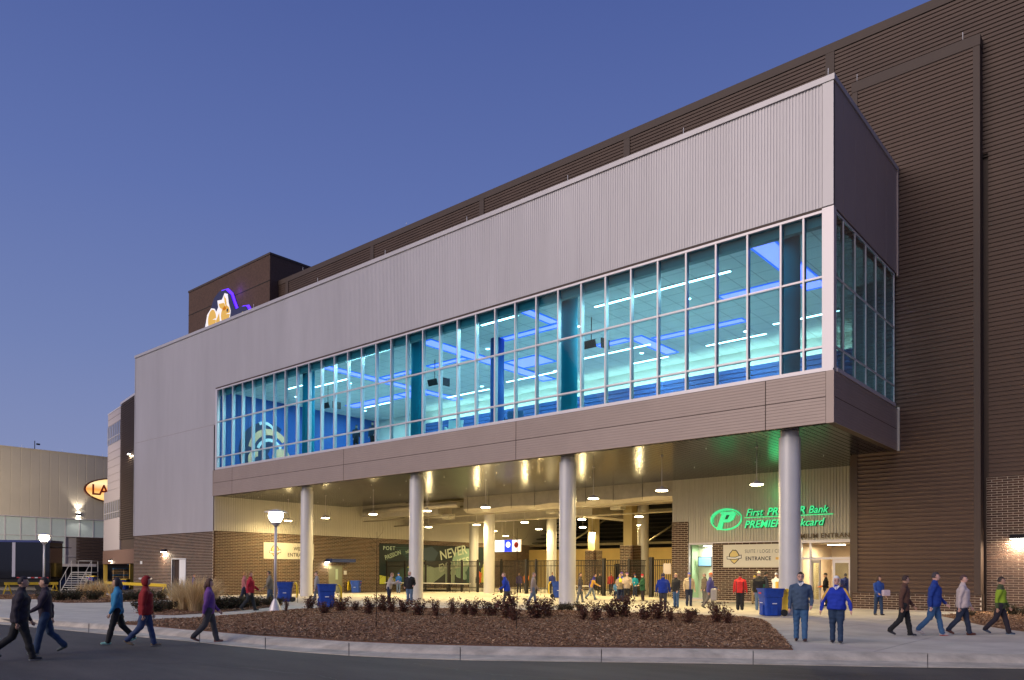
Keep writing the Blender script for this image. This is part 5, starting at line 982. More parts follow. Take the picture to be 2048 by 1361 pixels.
wherel = {0: 'beside the near lamp post', 1: 'in front of the leftmost column', 2: 'in front of the bin right of the leftmost column', 3: 'right of the leftmost bin and column'}
for i, (u, v, s_, k) in enumerate(shr):
    x, y, z = G(u + random.uniform(-7, 7), v + random.uniform(-3.5, 4)); s_ *= random.uniform(0.62, 1.12)
    lab = {577: 'narrow leafy maroon shrub beside the near lamp post', 619: 'thin maroon shrub in front of the leftmost column', 653: 'dense maroon shrub in front of a blue bin', 690: 'maroon shrub just right of the dense one by the bin', 733: 'maroon shrub below the thin sapling left of the second column', 762: 'maroon shrub just left of the person in pale grey', 779: 'maroon shrub in front of the person in the pale grey jacket', 812: 'maroon shrub in front of the man in the black jacket', 835: 'maroon shrub right in front of the second column', 868: 'maroon shrub just right of the second column', 900: 'maroon shrub below the middle of the white folding tables', 925: 'maroon shrub below the mural lettering', 950: 'maroon shrub below the person in black by the mural', 982: 'maroon shrub right in front of the inner concourse column', 1012: 'bushy maroon shrub in front of the person in bright blue', 1034: 'low maroon shrub beside the sapling left of the middle column', 1078: 'maroon shrub in front of the pale grey walker', 1100: 'maroon shrub just left of the middle column', 1172: 'maroon shrub just right of the middle column', 1193: 'maroon shrub in front of the striding gold sleeved person', 1216: 'maroon shrub in front of the big gate post', 1283: 'maroon shrub in front of the dark green coat', 1322: 'maroon shrub in front of the plain royal blue jacket', 1345: 'maroon shrub in front of the blonde person', 1378: 'maroon shrub in front of the man in the tan jacket', 1252: 'tallest maroon shrub, in front of the group of standing people', 1430: 'maroon shrub second from the right end of the long row', 1462: 'small maroon shrub at the right end of the long row', 716: 'smallest maroon shrub between two bigger ones left of the second column'}.get(u, 'reddish brown leafy shrub in the long row at the back of the mulch bed')
    t = thing('shrub', lab, 'shrub', (x, y, 0.02), random.uniform(0, 6.28), 'maroon shrubs along the back of the mulch bed'); lf_, st_ = protos[i % 5]
    w_ = 0.6 if k == 'narrow' else random.uniform(1.0, 1.65); t.scale = (s_ * w_, s_ * w_, s_ * random.uniform(0.8, 1.05)); link('leaves', lf_, t); link('stems', st_, t)
M_ev = [mat('juniper_%s' % k, c, 0.8) for k, c in (('dark', (0.030, 0.035, 0.014)), ('olive', (0.060, 0.055, 0.022)), ('bronze', (0.075, 0.042, 0.020)))]
evp = [leaf_mesh('e', M_ev, 1300, 0.42, 0.36, 0.055, 40 + i, stems=20) for i in range(3)]
for i, (u, v, s_) in enumerate([(1120, 1222, 0.9), (1140, 1223, 1.0), (1160, 1222, 0.9), (1062, 1224, 0.7), (1213, 1222, 0.75), (1386, 1235, 0.8), (440, 1221, 1.5), (462, 1219, 1.6), (486, 1218, 1.6), (512, 1216, 1.5), (538, 1213, 1.3), (556, 1211, 1.0), (288, 1226, 1.4), (315, 1226, 1.5), (335, 1222, 1.2), (90, 1203, 1.7), (120, 1203, 1.7), (152, 1202, 1.7), (185, 1202, 1.7), (300, 1201, 1.6), (322, 1200, 1.5), (250, 1203, 1.5), (275, 1202, 1.5), (2000, 1231, 0.9), (2028, 1232, 1.2), (2060, 1235, 1.2), (1940, 1234, 0.6)]):
    x, y, z = G(u, v); lab = {1120: 'low dark juniper mound at the left foot of the middle column', 1140: 'low dark juniper mound right in front of the middle column', 1160: 'low dark juniper mound at the right foot of the middle column', 440: 'low evergreen mound beside the tan grasses by the brick corner', 462: 'low evergreen mound second right of the tan grasses', 486: 'low evergreen mound below the person in crimson', 512: 'low evergreen mound right of the person in crimson', 538: 'low evergreen mound just left of the near lamp post', 556: 'small evergreen mound behind the near lamp post', 90: 'low evergreen mound at the foot of the far lamp post', 288: 'leftmost evergreen mound of the bed behind the red hoodie', 1062: 'small round evergreen mound behind the maroon shrubs left of the middle column', 335: 'evergreen mound just left of the tan grasses', 315: 'evergreen mound behind the red hoodie, second in its bed', 300: 'evergreen mound near the tip of the far bed', 120: 'evergreen mound right of the far lamp post', 152: 'evergreen mound below the steel stairs', 185: 'evergreen mound below the tan clumps by the far barricade', 250: 'evergreen mound behind the sky blue top', 275: 'evergreen mound just right of the sky blue top', 322: 'evergreen mound at the pointed tip of the far bed'}.get(u, 'low dark evergreen mound in the far left planting bed') if u < 1161 else {1213: 'small round evergreen mound in front of the big gate post', 1386: 'small round evergreen mound beside the tan jacket man', 2000: 'low evergreen right below the green bin', 2028: 'low evergreen just right of the green bin', 2060: 'low evergreen at the right frame edge', 1940: 'tiny evergreen at the tip of the right bed'}.get(u) if u in (1213, 1386, 2000, 2028, 2060, 1940) else 'low green evergreen in the small bed by the green bin' if u > 1900 else 'small round evergreen mound behind the maroon shrubs'
    t = thing('evergreen_shrub', lab, 'evergreen shrub', (x, y, z + 0.02), random.uniform(0, 6.28), 'low evergreen mounds ' + ('in the left beds' if u < 600 else 'in the right bed' if u > 1900 else 'at the back of the mulch bed')); t.scale = (s_, s_, s_ * 0.95); link('leaves', evp[i % 3][0], t); link('stems', evp[i % 3][1], t)
def grass_mesh(seed, n_=270):
    r = np.random.default_rng(seed); mb = MB()
    for _ in range(n_):
        a = r.uniform(0, 2 * PI); b0 = r.uniform(0, 0.16); h = r.uniform(0.6, 1.25); ln = r.uniform(0.05, 0.85); P = []
        for k in range(4): t_ = k / 3; P.append(np.array([math.cos(a) * (b0 + ln * t_ ** 2), math.sin(a) * (b0 + ln * t_ ** 2), h * (t_ - 0.18 * ln * t_ ** 2)]))
        w_ = np.array([-math.sin(a), math.cos(a), 0]) * r.uniform(0.004, 0.008)
        vs = [];
        for k, p in enumerate(P): q = w_ * (1.0 if k < 3 else 0.3); vs += [p - q, p + q]
        mb.add(vs, [(0, 1, 3, 2), (2, 3, 5, 4), (4, 5, 7, 6)], int(r.integers(0, 2)))
    return mb.mesh('blades', [mat('straw_pale', (0.80, 0.62, 0.34), 0.8), mat('straw_brown', (0.55, 0.38, 0.18), 0.8)])
gms = [grass_mesh(70 + i) for i in range(3)]
for i, (u, v, s_) in enumerate([(352, 1219, 1.1), (368, 1222, 1.25), (388, 1224, 1.3), (405, 1223, 1.3), (422, 1221, 1.2), (372, 1213, 1.2), (410, 1213, 1.2), (165, 1195, 1.0), (185, 1198, 1.15), (205, 1197, 1.15), (225, 1198, 1.0)]):
    x, y, z = G(u, v); t = thing('ornamental_grass', 'tan feathery grass clump in the bed by the left brick wall' if u > 300 else 'tan feathery grass clump beside the far barricade', 'ornamental grass', (x, y, z + 0.01), random.uniform(0, 6.28), 'tan grass clumps by the left brick wall' if u > 300 else 'tan grass clumps near the yard'); t.scale = (s_,) * 3; link('blades', gms[i % 3], t)
# bare young trees: thin trunk and a few twigs
def sapling(u, v, h, label):
    x, y, z = G(u, v); r = np.random.default_rng(int(u)); t = thing('young_tree', label, 'tree', (x, y, z), 0, 'thin bare saplings'); MB().tube([(0, 0, 0), (0.02, 0, h * 0.4), (0.0, 0.02, h * 0.8), (0.01, 0, h)], [0.014, 0.011, 0.008, 0.004], 6).build('trunk', M_stem, t); b = MB()
    for k in range(12): a = r.uniform(0, 6.28); z0 = h * r.uniform(0.35, 0.95); L = r.uniform(0.2, 0.5); b.tube([(0, 0, z0), (math.cos(a) * L * 0.6, math.sin(a) * L * 0.6, z0 + L * 0.5), (math.cos(a) * L * 0.8, math.sin(a) * L * 0.8, z0 + L)], [0.004, 0.003, 0.002], 4)
    b.build('twigs', M_stem, t)
sapling(752, 1258, 2.9, 'thin bare sapling in the mulch left of the second column'); sapling(1033, 1262, 3.0, 'thin bare sapling in the mulch left of the middle column'); sapling(595, 1206, 3.2, 'thin bare sapling just left of the leftmost column'); sapling(100, 1196, 3.6, 'thin bare sapling behind the far lamp post')
# ================================================================== PEOPLE
SK = {'fair': (0.66, 0.40, 0.29), 'tan': (0.54, 0.31, 0.21), 'pink': (0.72, 0.42, 0.33)}
def cloth(c): return mat('cloth_%02d_%02d_%02d' % tuple(int(q * 99) for q in c), c, 0.85, 0, 0.12, 9, 0.35, 30)
def person(u, v, label, face, top, legs, H=1.75, z0=None, skin='fair', hair=('short', (0.05, 0.03, 0.02)), hat=None, shoes=(0.02, 0.02, 0.02), sole=None, stride=0.0, knee=0.0, arms=((0.1, 0.1), (0.1, 0.1)), spread=(0.07, 0.07), lean=0.0, bulk=1.0, hem=0.46, glasses=False, collar=None, patch=None, headturn=0.0, group=None, vox=0.016, flare=0.042, bag=None):
    if z0 is None: x, y, z = G(u, v)
    else:
        z = z0
        for _ in range(6): p_ = hit(u, v, 2, z); x, y, z = p_[0], p_[1], z0 + gz(p_[0])
    toc = math.atan2(-y, -x) - PI / 2          # rotation that turns local +Y to the camera
    rv = np.random.default_rng(int(u * 13 + v)); stride *= rv.uniform(0.6, 1.12); headturn += rv.normal(0, 0.22); arms = tuple((a_[0] + rv.normal(0, 0.07), max(0.05, a_[1] + rv.normal(0, 0.14))) for a_ in arms); lean += rv.normal(0.02, 0.02) if stride else 0.0
    t = thing('person', label, 'person', (x, y, z), toc + face, group)
    cl = cloth(top); lg_ = cloth(legs); sk = mat('skin_' + skin, SK[skin], 0.55); sh = mat('shoe_%02d%02d%02d' % tuple(int(q * 99) for q in shoes), shoes, 0.5)
    mats = [sk, cl, lg_, sh] + ([mat('patch_%02d%02d%02d' % tuple(int(q * 99) for q in patch[1]), patch[1], 0.8)] if patch else [sk]); mats.append(mat('eye_dark', (0.03, 0.02, 0.02), 0.3)); mats.append(mat('lip', (0.35, 0.12, 0.10), 0.5))
    if sole: mats.append(mat('sole_%02d%02d%02d' % tuple(int(q * 99) for q in sole), sole, 0.6))
    mb = MB(); seg = []    # seg: (a, b, ra, rb, material)
    cl_, sl = math.cos(lean), math.sin(lean)
    def up(p):             # trunk lean about the hips
        x_, y_, z_ = p; dz = z_ - 0.53; return np.array([x_, y_ * 1 + dz * sl, 0.53 + dz * cl_]) if dz > 0 else np.array([x_, y_, z_])
    def limb(pts, rad, mi, flat=1.0):
        pts = [np.array(p) * H for p in pts]; r_ = [q * H for q in rad]; mb.tube(pts, r_, 10, mi, flat=flat, up=(1.0, 0.02, 0.03) if abs((pts[-1] - pts[0])[0]) < 0.8 * np.linalg.norm(pts[-1] - pts[0]) else (0.0, 1.0, 0.02))
        for p, q in ((pts[0], r_[0]), (pts[-1], r_[-1])): mb.ell(p, (q, q, q), 10, 6, mi)
        for a in range(len(pts) - 1): seg.append((pts[a], pts[a + 1], r_[a], r_[a + 1], mi))
    # trunk: elliptical rings
    B = bulk; rings = [(hem, 0.094 * B, 0.074 * B), (0.52, 0.100 * B, 0.080 * B), (0.60, 0.094 * B, 0.074 * B), (0.68, 0.098 * B, 0.074 * B), (0.745, 0.104 * B, 0.072 * B), (0.782, 0.092 * min(B, 1.15), 0.062), (0.812, 0.066, 0.052), (0.838, 0.042, 0.044), (0.86, 0.034, 0.036)]
    vs = []; nn = 16
    for h, a, b in rings:
        for k in range(nn):
            th = 2 * PI * k / nn; cx_ = math.copysign(abs(math.cos(th)) ** 0.85, math.cos(th)); vs.append(up((a * cx_, b * math.sin(th) + (0.012 if 0.55 < h < 0.75 and math.sin(th) > 0 else 0), h)) * H)
    o_ = len(mb.v); mb.add(vs, [(i * nn + k, i * nn + (k + 1) % nn, (i + 1) * nn + (k + 1) % nn, (i + 1) * nn + k) for i in range(len(rings) - 1) for k in range(nn)] + [tuple(range(nn))[::-1], tuple((len(rings) - 1) * nn + k for k in range(nn))], 1, True)
    for (h, a, b), (h2, a2, b2) in zip(rings[:-1], rings[1:]): seg.append((up((0, 0, h)) * H, up((0, 0, h2)) * H, a * H * 0.9, a2 * H * 0.9, 1))
    # legs
    for s_, (ph, kn) in ((-1, (stride, knee if stride < 0 else 0.06)), (1, (-stride, knee if stride > 0 else 0.06))):
        hip = np.array([s_ * 0.050, 0, 0.515]); k_ = hip + 0.243 * np.array([s_ * 0.02, math.sin(ph), -math.cos(ph)]); a_ang = ph - kn; an = k_ + 0.225 * np.array([0, math.sin(a_ang), -math.cos(a_ang)])
        limb([hip, hip * 0.5 + k_ * 0.5, k_ , k_ * 0.5 + an * 0.5, an], [0.062 * (0.6 + 0.4 * B), 0.054 * (0.6 + 0.4 * B), flare + 0.002, flare, flare * 0.93], 2)
        fd = np.array([s_ * 0.12, math.cos(a_ang * 0.6), 0 if kn < 0.3 else -0.5]); fd /= np.linalg.norm(fd); f0 = an + np.array([0, 0, -0.028]) - fd * 0.022; limb([f0, f0 + fd * 0.05, f0 + fd * 0.105], [0.025, 0.024, 0.018], 3)
        if s_ == -1: zl = [f0[2]]
        else: zl.append(f0[2])
    drop = (min(zl) - 0.024) * H
    # neck and head
    ht = up((0, 0.012, 0.925)) * H; limb([up((0, 0, 0.83)), up((0, 0.006, 0.885))], [0.032, 0.031], 0)
    hr = (0.044 * H, 0.054 * H, 0.066 * H); Rz = np.array([[math.cos(headturn), -math.sin(headturn), 0], [math.sin(headturn), math.cos(headturn), 0], [0, 0, 1]]); hp = lambda a, b, c: ht + Rz @ np.array([a * hr[0], b * hr[1], c * hr[2]])
    mb.ell(ht, hr, 14, 10, 0, Rz); mb.ell(hp(0, 0.32, -0.42), (0.034 * H, 0.036 * H, 0.036 * H), 10, 8, 0); seg.append((ht - (0, 0, 0.02 * H), ht + (0, 0, 0.02 * H), hr[0] * 1.15, hr[0] * 1.15, 0)); seg.append((hp(0, 0.2, -0.4), hp(0, 0.6, -0.5), hr[0], hr[0] * 0.8, 0))
    mb.tube([hp(0, 0.9, 0.12), hp(0, 1.16, -0.22), hp(0, 0.95, -0.28)], [0.006 * H, 0.010 * H, 0.008 * H], 6, 0)
    for s_ in (-1, 1): mb.ell(hp(s_ * 1.0, -0.05, -0.05), (0.007 * H, 0.012 * H, 0.018 * H), 8, 6, 0, Rz)
    # arms
    hands = []
    for s_, (pitch, el), spd in ((-1, arms[0], spread[0]), (1, arms[1], spread[1])):
        s0 = up((s_ * 0.106 * min(B, 1.10), 0, 0.772)); ux = np.array([s_ * math.sin(spd), math.sin(pitch) * math.cos(spd), -math.cos(pitch) * math.cos(spd)]); e_ = s0 + 0.168 * ux
        fx_ = np.array([s_ * math.sin(spd) * 0.4 * (1 if el < 0.9 else -1.3), math.sin(pitch + el), -math.cos(pitch + el)]); fx_ /= np.linalg.norm(fx_); w_ = e_ + 0.138 * fx_
        limb([up((s_ * 0.055, 0, 0.790)), s0], [0.040, 0.040], 1); limb([s0, s0 * 0.5 + e_ * 0.5, e_, e_ * 0.4 + w_ * 0.6, w_], [0.041, 0.036 * B ** 0.3, 0.031, 0.028, 0.023], 1)
        hd = w_ + fx_ * 0.04; limb([w_, w_ + fx_ * 0.012], [0.0155, 0.016], 0); mb.ell(hd * H, (0.017 * H, 0.012 * H + 0.012 * H * abs(fx_[1]), 0.026 * H), 8, 6, 0); seg.append((w_ * H + fx_ * 0.012 * H, hd * H, 0.017 * H, 0.019 * H, 0)); hands.append((hd, fx_, s_))
    me = mb.mesh('body', mats); ob = link('tmp', me); md = ob.modifiers.new('r', 'REMESH'); md.mode = 'VOXEL'; md.voxel_size = vox; sm = ob.modifiers.new('s', 'SMOOTH'); sm.iterations = 2; sm.factor = 0.5
    dg = bpy.context.evaluated_depsgraph_get(); me2 = bpy.data.meshes.new_from_object(ob.evaluated_get(dg)); bpy.data.objects.remove(ob)
    nf = len(me2.polygons); C_ = np.empty(nf * 3); me2.polygons.foreach_get('center', C_); C_ = C_.reshape(-1, 3); best = np.full(nf, 1e9); mi = np.zeros(nf, int)
    for a, b, ra, rb, m_ in seg:
        ab = b - a; tt = np.clip(((C_ - a) @ ab) / (ab @ ab + 1e-12), 0, 1); d = np.linalg.norm(C_ - (a + tt[:, None] * ab), axis=1) / (ra + (rb - ra) * tt) - (0.12 if m_ == 1 else 0.0); k = d < best; best[k] = d[k]; mi[k] = m_
    low = (C_[:, 2] < (hem - 0.004) * H) & (mi == 1) & (np.abs(C_[:, 0]) < 0.105 * H * B) ; mi[low] = 2
    if patch: mi[(mi == 1) & patch[0](C_ / H)] = 4
    if sole: mi[(mi == 3) & (C_[:, 2] < (min(zl) - 0.010) * H)] = 7
    nv = len(me2.vertices); V_ = np.empty(nv * 3); me2.vertices.foreach_get('co', V_); V_ = V_.reshape(-1, 3); N_ = np.empty(nv * 3); me2.vertices.foreach_get('normal', N_); N_ = N_.reshape(-1, 3)
    r0 = np.random.default_rng(int(u * 7 + v)); wr = np.zeros(nv)          # soft folds in the clothes
    for _ in range(7): k3 = r0.normal(0, 1, 3) * np.array([14, 14, 26]); wr += np.sin(V_ @ k3 + r0.uniform(0, 6.28)) * np.sin(V_ @ (r0.normal(0, 1, 3) * 12) + r0.uniform(0, 6.28))
    zz_ = V_[:, 2] / H; ok = ((zz_ < 0.80) & (zz_ > 0.07)).astype(float); V_ += N_ * (wr * 0.0034 * ok)[:, None]; me2.vertices.foreach_set('co', V_.ravel())
    me2.materials.clear()
    for m_ in mats: me2.materials.append(m_)
    me2.polygons.foreach_set('material_index', mi.astype(np.int32)); me2.polygons.foreach_set('use_smooth', np.ones(nf, bool))
    ex = MB()              # fingers, eyes, mouth
    for hd, fx_, s_ in hands:
        side = np.array([0, 1.0, 0]) if abs(fx_[1]) < 0.8 else np.array([0, 0, 1.0]); 
        for k in range(4):
            o2 = hd + side * (k - 1.5) * 0.0085 + fx_ * 0.012; ln = (0.026, 0.031, 0.029, 0.022)[k]; cu = np.array([-s_ * 0.35, 0, 0]); p1 = o2 + fx_ * ln * 0.8; p2 = p1 + (fx_ * 0.7 + cu) * ln * 0.5; ex.tube([o2 * H, p1 * H, p2 * H], [0.0048 * H, 0.0044 * H, 0.0034 * H], 5, 0)
        o2 = hd + side * 0.014 - fx_ * 0.006; ex.tube([o2 * H, (o2 + side * 0.012 + fx_ * 0.014) * H, (o2 + side * 0.012 + fx_ * 0.028) * H], [0.0055 * H, 0.005 * H, 0.004 * H], 5, 0)
    for s_ in (-1, 1): ex.ell(hp(s_ * 0.38, 0.90, 0.06), (0.0065 * H, 0.004 * H, 0.0042 * H), 8, 6, 5, Rz); ex.tube([hp(s_ * 0.22, 0.95, 0.24), hp(s_ * 0.58, 0.83, 0.24)], 0.0028 * H, 5, 5)
    ex.tube([hp(-0.26, 0.98, -0.60), hp(0, 1.05, -0.60), hp(0.26, 0.98, -0.60)], 0.003 * H, 5, 6)
    bm = bmesh.new(); bm.from_mesh(me2); tmp = ex.mesh('x', mats); bm.from_mesh(tmp); bm.to_mesh(me2); bm.free(); bpy.data.meshes.remove(tmp)
    me2.transform(Matrix.Translation((0, 0, -drop))); link('body', me2, t)
    D = np.array([0, 0, -drop])
    def cap_mesh(name, m_, rs, cut, face_cut=None, off=(0, 0, 0)):
        e = MB(); vs = []; fs = []; n1, k1 = 16, 12
        c = ht + D + np.array(off) * H
        for i in range(k1 + 1):
            phi = PI * i / k1
            for j in range(n1):
                th = 2 * PI * j / n1; p = np.array([hr[0] * rs * math.sin(phi) * math.cos(th), hr[1] * rs * math.sin(phi) * math.sin(th), hr[2] * rs * math.cos(phi)]); vs.append(p)
        for i in range(k1):
            for j in range(n1):
                q = [i * n1 + j, (i + 1) * n1 + j, (i + 1) * n1 + (j + 1) % n1, i * n1 + (j + 1) % n1]; m0 = sum(vs[a] for a in q) / 4
                if cut(m0[0] / hr[0], m0[1] / hr[1], m0[2] / hr[2]): fs.append(tuple(q))
        vv = [c + Rz @ (p * (1 + 0.03 * math.sin(17 * p[0] / hr[0]) * math.cos(13 * p[2] / hr[2]))) for p in vs]; e.add(vv, fs, 0, True); o = e.build(name, m_, t); sol = o.modifiers.new('t', 'SOLIDIFY'); sol.thickness = 0.006 * H; sol.offset = -1; return o
    if hair:
        hm = mat('hair_%02d%02d%02d' % tuple(int(q * 99) for q in hair[1]), hair[1], 0.7, 0, 0.2, 40); k = hair[0]
        if k == 'short': cap_mesh('hair', hm, 1.10, lambda a, b, c: c > 0.42 or (b < 0.15 and c > -0.35))
        elif k == 'full': cap_mesh('hair', hm, 1.17, lambda a, b, c: c > 0.45 or (b < 0.3 and c > -0.55))
        elif k == 'long': cap_mesh('hair', hm, 1.16, lambda a, b, c: c > 0.45 or (b < 0.25)); MB().tube([hp(0, -0.75, 0.2) + D, hp(0, -1.05, -0.8) + D, hp(0, -0.95, -1.9) + D], [0.036 * H, 0.042 * H, 0.02 * H], 10, flat=0.8).build('hair_tail', hm, t)
    if hat:
        hm = cloth(hat[1]); k = hat[0]
        if k == 'beanie': cap_mesh('hat', hm, 1.17, lambda a, b, c: c > 0.30 or (b < 0 and c > 0.0)); MB().lathe([(0.055 * H, 0), (0.056 * H, 0.02 * H)], 16, tuple(ht + D + (0, 0, 0.010 * H))).build('hat_cuff', cloth(hat[2] if len(hat) > 2 else hat[1]), t)
        elif k == 'cap':
            cap_mesh('hat', hm, 1.14, lambda a, b, c: c > 0.36); P = [hp(s_ * 0.8, 0.75, 0.38) + D for s_ in (-1, 1)]; Q = [hp(s_ * 0.55, 1.75, 0.22) + D for s_ in (-1, 1)]; e = MB().add([P[0], P[1], Q[1], Q[0]] + [q - np.array([0, 0, 0.004 * H]) for q in (P[0], P[1], Q[1], Q[0])], [(0, 1, 2, 3), (7, 6, 5, 4), (0, 4, 5, 1), (1, 5, 6, 2), (2, 6, 7, 3), (3, 7, 4, 0)]); fixn(e.build('hat_brim', cloth(hat[2] if len(hat) > 2 else hat[1]), t))
        elif k == 'hood': cap_mesh('hood', hm, 1.28, lambda a, b, c: b < 0.35 and c > -0.9 or c > 0.55)
        elif k == 'band': cap_mesh('headband', hm, 1.15, lambda a, b, c: 0.25 < c < 0.62)
    if glasses:
        g = MB()
        for s_ in (-1, 1): A = [hp(s_ * 0.40 + 0.27 * math.cos(q), 1.02, 0.05 + 0.20 * math.sin(q)) + D for q in np.linspace(0, 2 * PI, 9)]; g.tube(A, 0.0022 * H, 4); g.tube([hp(s_ * 0.66, 1.0, 0.1) + D, hp(s_ * 1.04, 0.0, 0.06) + D], 0.002 * H, 4)
        g.build('glasses', mat('glasses_frame', (0.05, 0.04, 0.04), 0.3, 0.5), t)
    if collar:
        c = MB(); 
        for s_ in (-1, 1): c.add([up((s_ * 0.036, 0.015, 0.858)) * H + D, up((s_ * 0.044, 0.058, 0.835)) * H + D, up((s_ * 0.005, 0.075, 0.790)) * H + D, up((s_ * 0.002, 0.050, 0.835)) * H + D], [(0, 1, 2, 3)])
        o = c.build('collar', cloth(collar), t); sol = o.modifiers.new('t', 'SOLIDIFY'); sol.thickness = 0.008
    if bag:
        bc, bs_, bp_ = bag; p_ = np.array(bp_) * H + D; 
        e = MB(); e.obox(p_, (bs_[0] / 2, 0, 0), (0, bs_[1] / 2, 0), (0, 0, bs_[2] / 2)); o = e.build('bag_body', cloth(bc)); bv = o.modifiers.new('b', 'BEVEL'); bv.width = min(bs_) * 0.3; bv.segments = 3
        o.name = 'carried_bag'; o.location = (x, y, z); o.rotation_euler = (0, 0, toc + face); return t, o
    return t
LFT, RGT = -PI / 2 * 1.0, PI / 2 * 1.0       # facing image left / right (from facing the camera)
JN = (0.035, 0.09, 0.20); NV = (0.015, 0.025, 0.065); BK = (0.012, 0.012, 0.014); RB = (0.015, 0.045, 0.42)
gold = lambda p: (np.abs(np.abs(p[:, 0]) - 0.118 - (0.80 - p[:, 2]) * 0.55) < 0.017) & (p[:, 2] > 0.60) & (p[:, 1] > -0.01)
person(1601, 1283, 'dark haired man in a slate blue sweater and jeans walking towards the road', 0.05, (0.055, 0.095, 0.165), (0.045, 0.12, 0.25), 1.76, 0.0, 'pink', ('short', (0.035, 0.022, 0.018)), None, (0.05, 0.02, 0.02), stride=0.10, arms=((-0.15, 0.75), (0.05, 0.2)), spread=(0.22, 0.16), bulk=1.16, glasses=True, collar=(0.8, 0.8, 0.8), vox=0.012)
person(1673, 1287, 'white haired woman in a royal blue jersey with gold shoulder stripes, glasses', -0.05, (0.012, 0.04, 0.42), (0.02, 0.045, 0.10), 1.66, 0.0, 'pink', ('full', (0.78, 0.80, 0.88)), None, (0.02, 0.02, 0.03), (0.7, 0.7, 0.7), stride=0.14, arms=((0.25, 0.35), (-0.3, 0.3)), spread=(0.38, 0.45), bulk=1.36, glasses=True, collar=(0.75, 0.75, 0.85), patch=(gold, (0.72, 0.42, 0.06)), vox=0.012, hem=0.50)
redp = lambda p: (np.abs(p[:, 0]) > 0.078) & (np.abs(p[:, 0]) < 0.10) & (p[:, 2] < 0.76)
person(1480, 1221, 'man in a bright red jacket and black trousers seen from behind', PI - 0.1, (0.60, 0.025, 0.025), BK, 1.76, None, 'tan', ('short', (0.05, 0.025, 0.02)), None, stride=0.06, arms=((0.1, 0.2), (0.1, 0.2)), spread=(0.22, 0.24), bulk=1.25, patch=(redp, (0.03, 0.015, 0.015)), flare=0.05)
person(1518, 1221, 'person in a black jacket and striped knit hat behind the blue bin', PI + 0.2, BK, (0.10, 0.17, 0.27), 1.82, None, 'fair', None, ('beanie', (0.55, 0.50, 0.38), (0.10, 0.12, 0.06)), (0.12, 0.16, 0.25), arms=((0.1, 0.2), (0.3, 1.0)), bulk=1.2, patch=(lambda p: (p[:, 0] > 0.085) & (p[:, 2] > 0.52) & (p[:, 2] < 0.66), (0.0, 0.18, 0.12)))
person(1552, 1216, 'person in a white and gold shirt with a white cap behind the bin', PI - 0.7, (0.78, 0.74, 0.72), NV, 1.76, None, 'pink', ('short', (0.3, 0.2, 0.1)), ('cap', (0.7, 0.7, 0.75), RB), bulk=1.15, patch=(lambda p: (p[:, 0] > 0.04) & (p[:, 2] < 0.74), (0.75, 0.45, 0.08)), arms=((0.5, 1.2), (0.5, 1.2)))
person(1531, 1212, 'person in dark clothes and dark cap at the back of the queue', PI / 2 + 0.4, (0.02, 0.025, 0.04), BK, 1.80, None, 'tan', ('short', (0.04, 0.03, 0.02)), ('cap', (0.03, 0.04, 0.03)))
person(1509, 1209, 'person in a yellow hat almost hidden behind the black jacket', PI - 0.2, (0.10, 0.09, 0.07), (0.30, 0.22, 0.12), 1.62, None, 'fair', None, ('beanie', (0.75, 0.55, 0.10)))
person(1378, 1213, 'older man in a tan jacket, blue cap and dark jeans by the brick pier', 0.25, (0.36, 0.29, 0.20), (0.010, 0.018, 0.05), 1.76, None, 'tan', ('short', (0.3, 0.28, 0.25)), ('cap', (0.08, 0.10, 0.42)), arms=((-0.1, 0.5), (-0.1, 0.5)), spread=(0.2, 0.2), bulk=1.2, hem=0.50, patch=(lambda p: (np.abs(p[:, 0] + 0.008) < 0.030) & (p[:, 1] > 0), (0.05, 0.07, 0.22)))
person(1352, 1216, 'blonde person in a dark jacket and jeans with glasses, standing by the brick pier', -0.7, (0.018, 0.015, 0.020), JN, 1.72, None, 'pink', ('full', (0.55, 0.40, 0.20)), None, arms=((0.1, 0.4), (0.1, 0.4)), bulk=1.12, glasses=True, headturn=0.4)
person(1326, 1221, 'person in a plain royal blue jacket seen from behind by the gate', PI, (0.006, 0.035, 0.30), (0.04, 0.04, 0.05), 1.72, None, 'tan', ('short', (0.06, 0.05, 0.09)), None, arms=((0.15, 0.3), (0.15, 0.3)), spread=(0.3, 0.3), bulk=1.35, stride=0.05)
person(1240, 1205, 'person in a brown grey jacket with a yellow scarf in the standing group', 0.15, (0.30, 0.24, 0.17), NV, 1.66, None, 'fair', ('full', (0.45, 0.30, 0.18)), None, arms=((0.2, 0.9), (0.3, 1.4)), bulk=1.2, patch=(lambda p: (p[:, 1] > 0.02) & (np.abs(p[:, 0]) < 0.05) & (p[:, 2] > 0.70), (0.80, 0.70, 0.05)))
person(1254, 1206, 'person in a beige fleece, black trousers and purple headband in the standing group', 0.0, (0.42, 0.34, 0.27), BK, 1.78, None, 'pink', ('short', (0.1, 0.05, 0.05)), ('band', (0.10, 0.02, 0.30)), arms=((0.2, 1.1), (0.3, 1.3)), bulk=1.15, stride=0.05)
person(1243, 1203, 'person in a blue coat and purple cap behind the beige fleece', 0.2, (0.02, 0.06, 0.42), NV, 1.78, None, 'pink', ('short', (0.1, 0.05, 0.05)), ('cap', (0.15, 0.08, 0.40)))
person(1270, 1194, 'person in a turquoise jacket and dark hat behind the green coat', 0.3, (0.0, 0.22, 0.36), NV, 1.62, None, 'fair', None, ('beanie', (0.02, 0.03, 0.12)), arms=((0.3, 1.2), (0.3, 1.2)))
person(1269, 1191, 'person in a dark jacket with an orange cap at the back of the group', PI, (0.03, 0.025, 0.02), (0.45, 0.35, 0.12), 1.74, None, 'fair', ('short', (0.05, 0.03, 0.02)), ('cap', (0.55, 0.12, 0.05)))
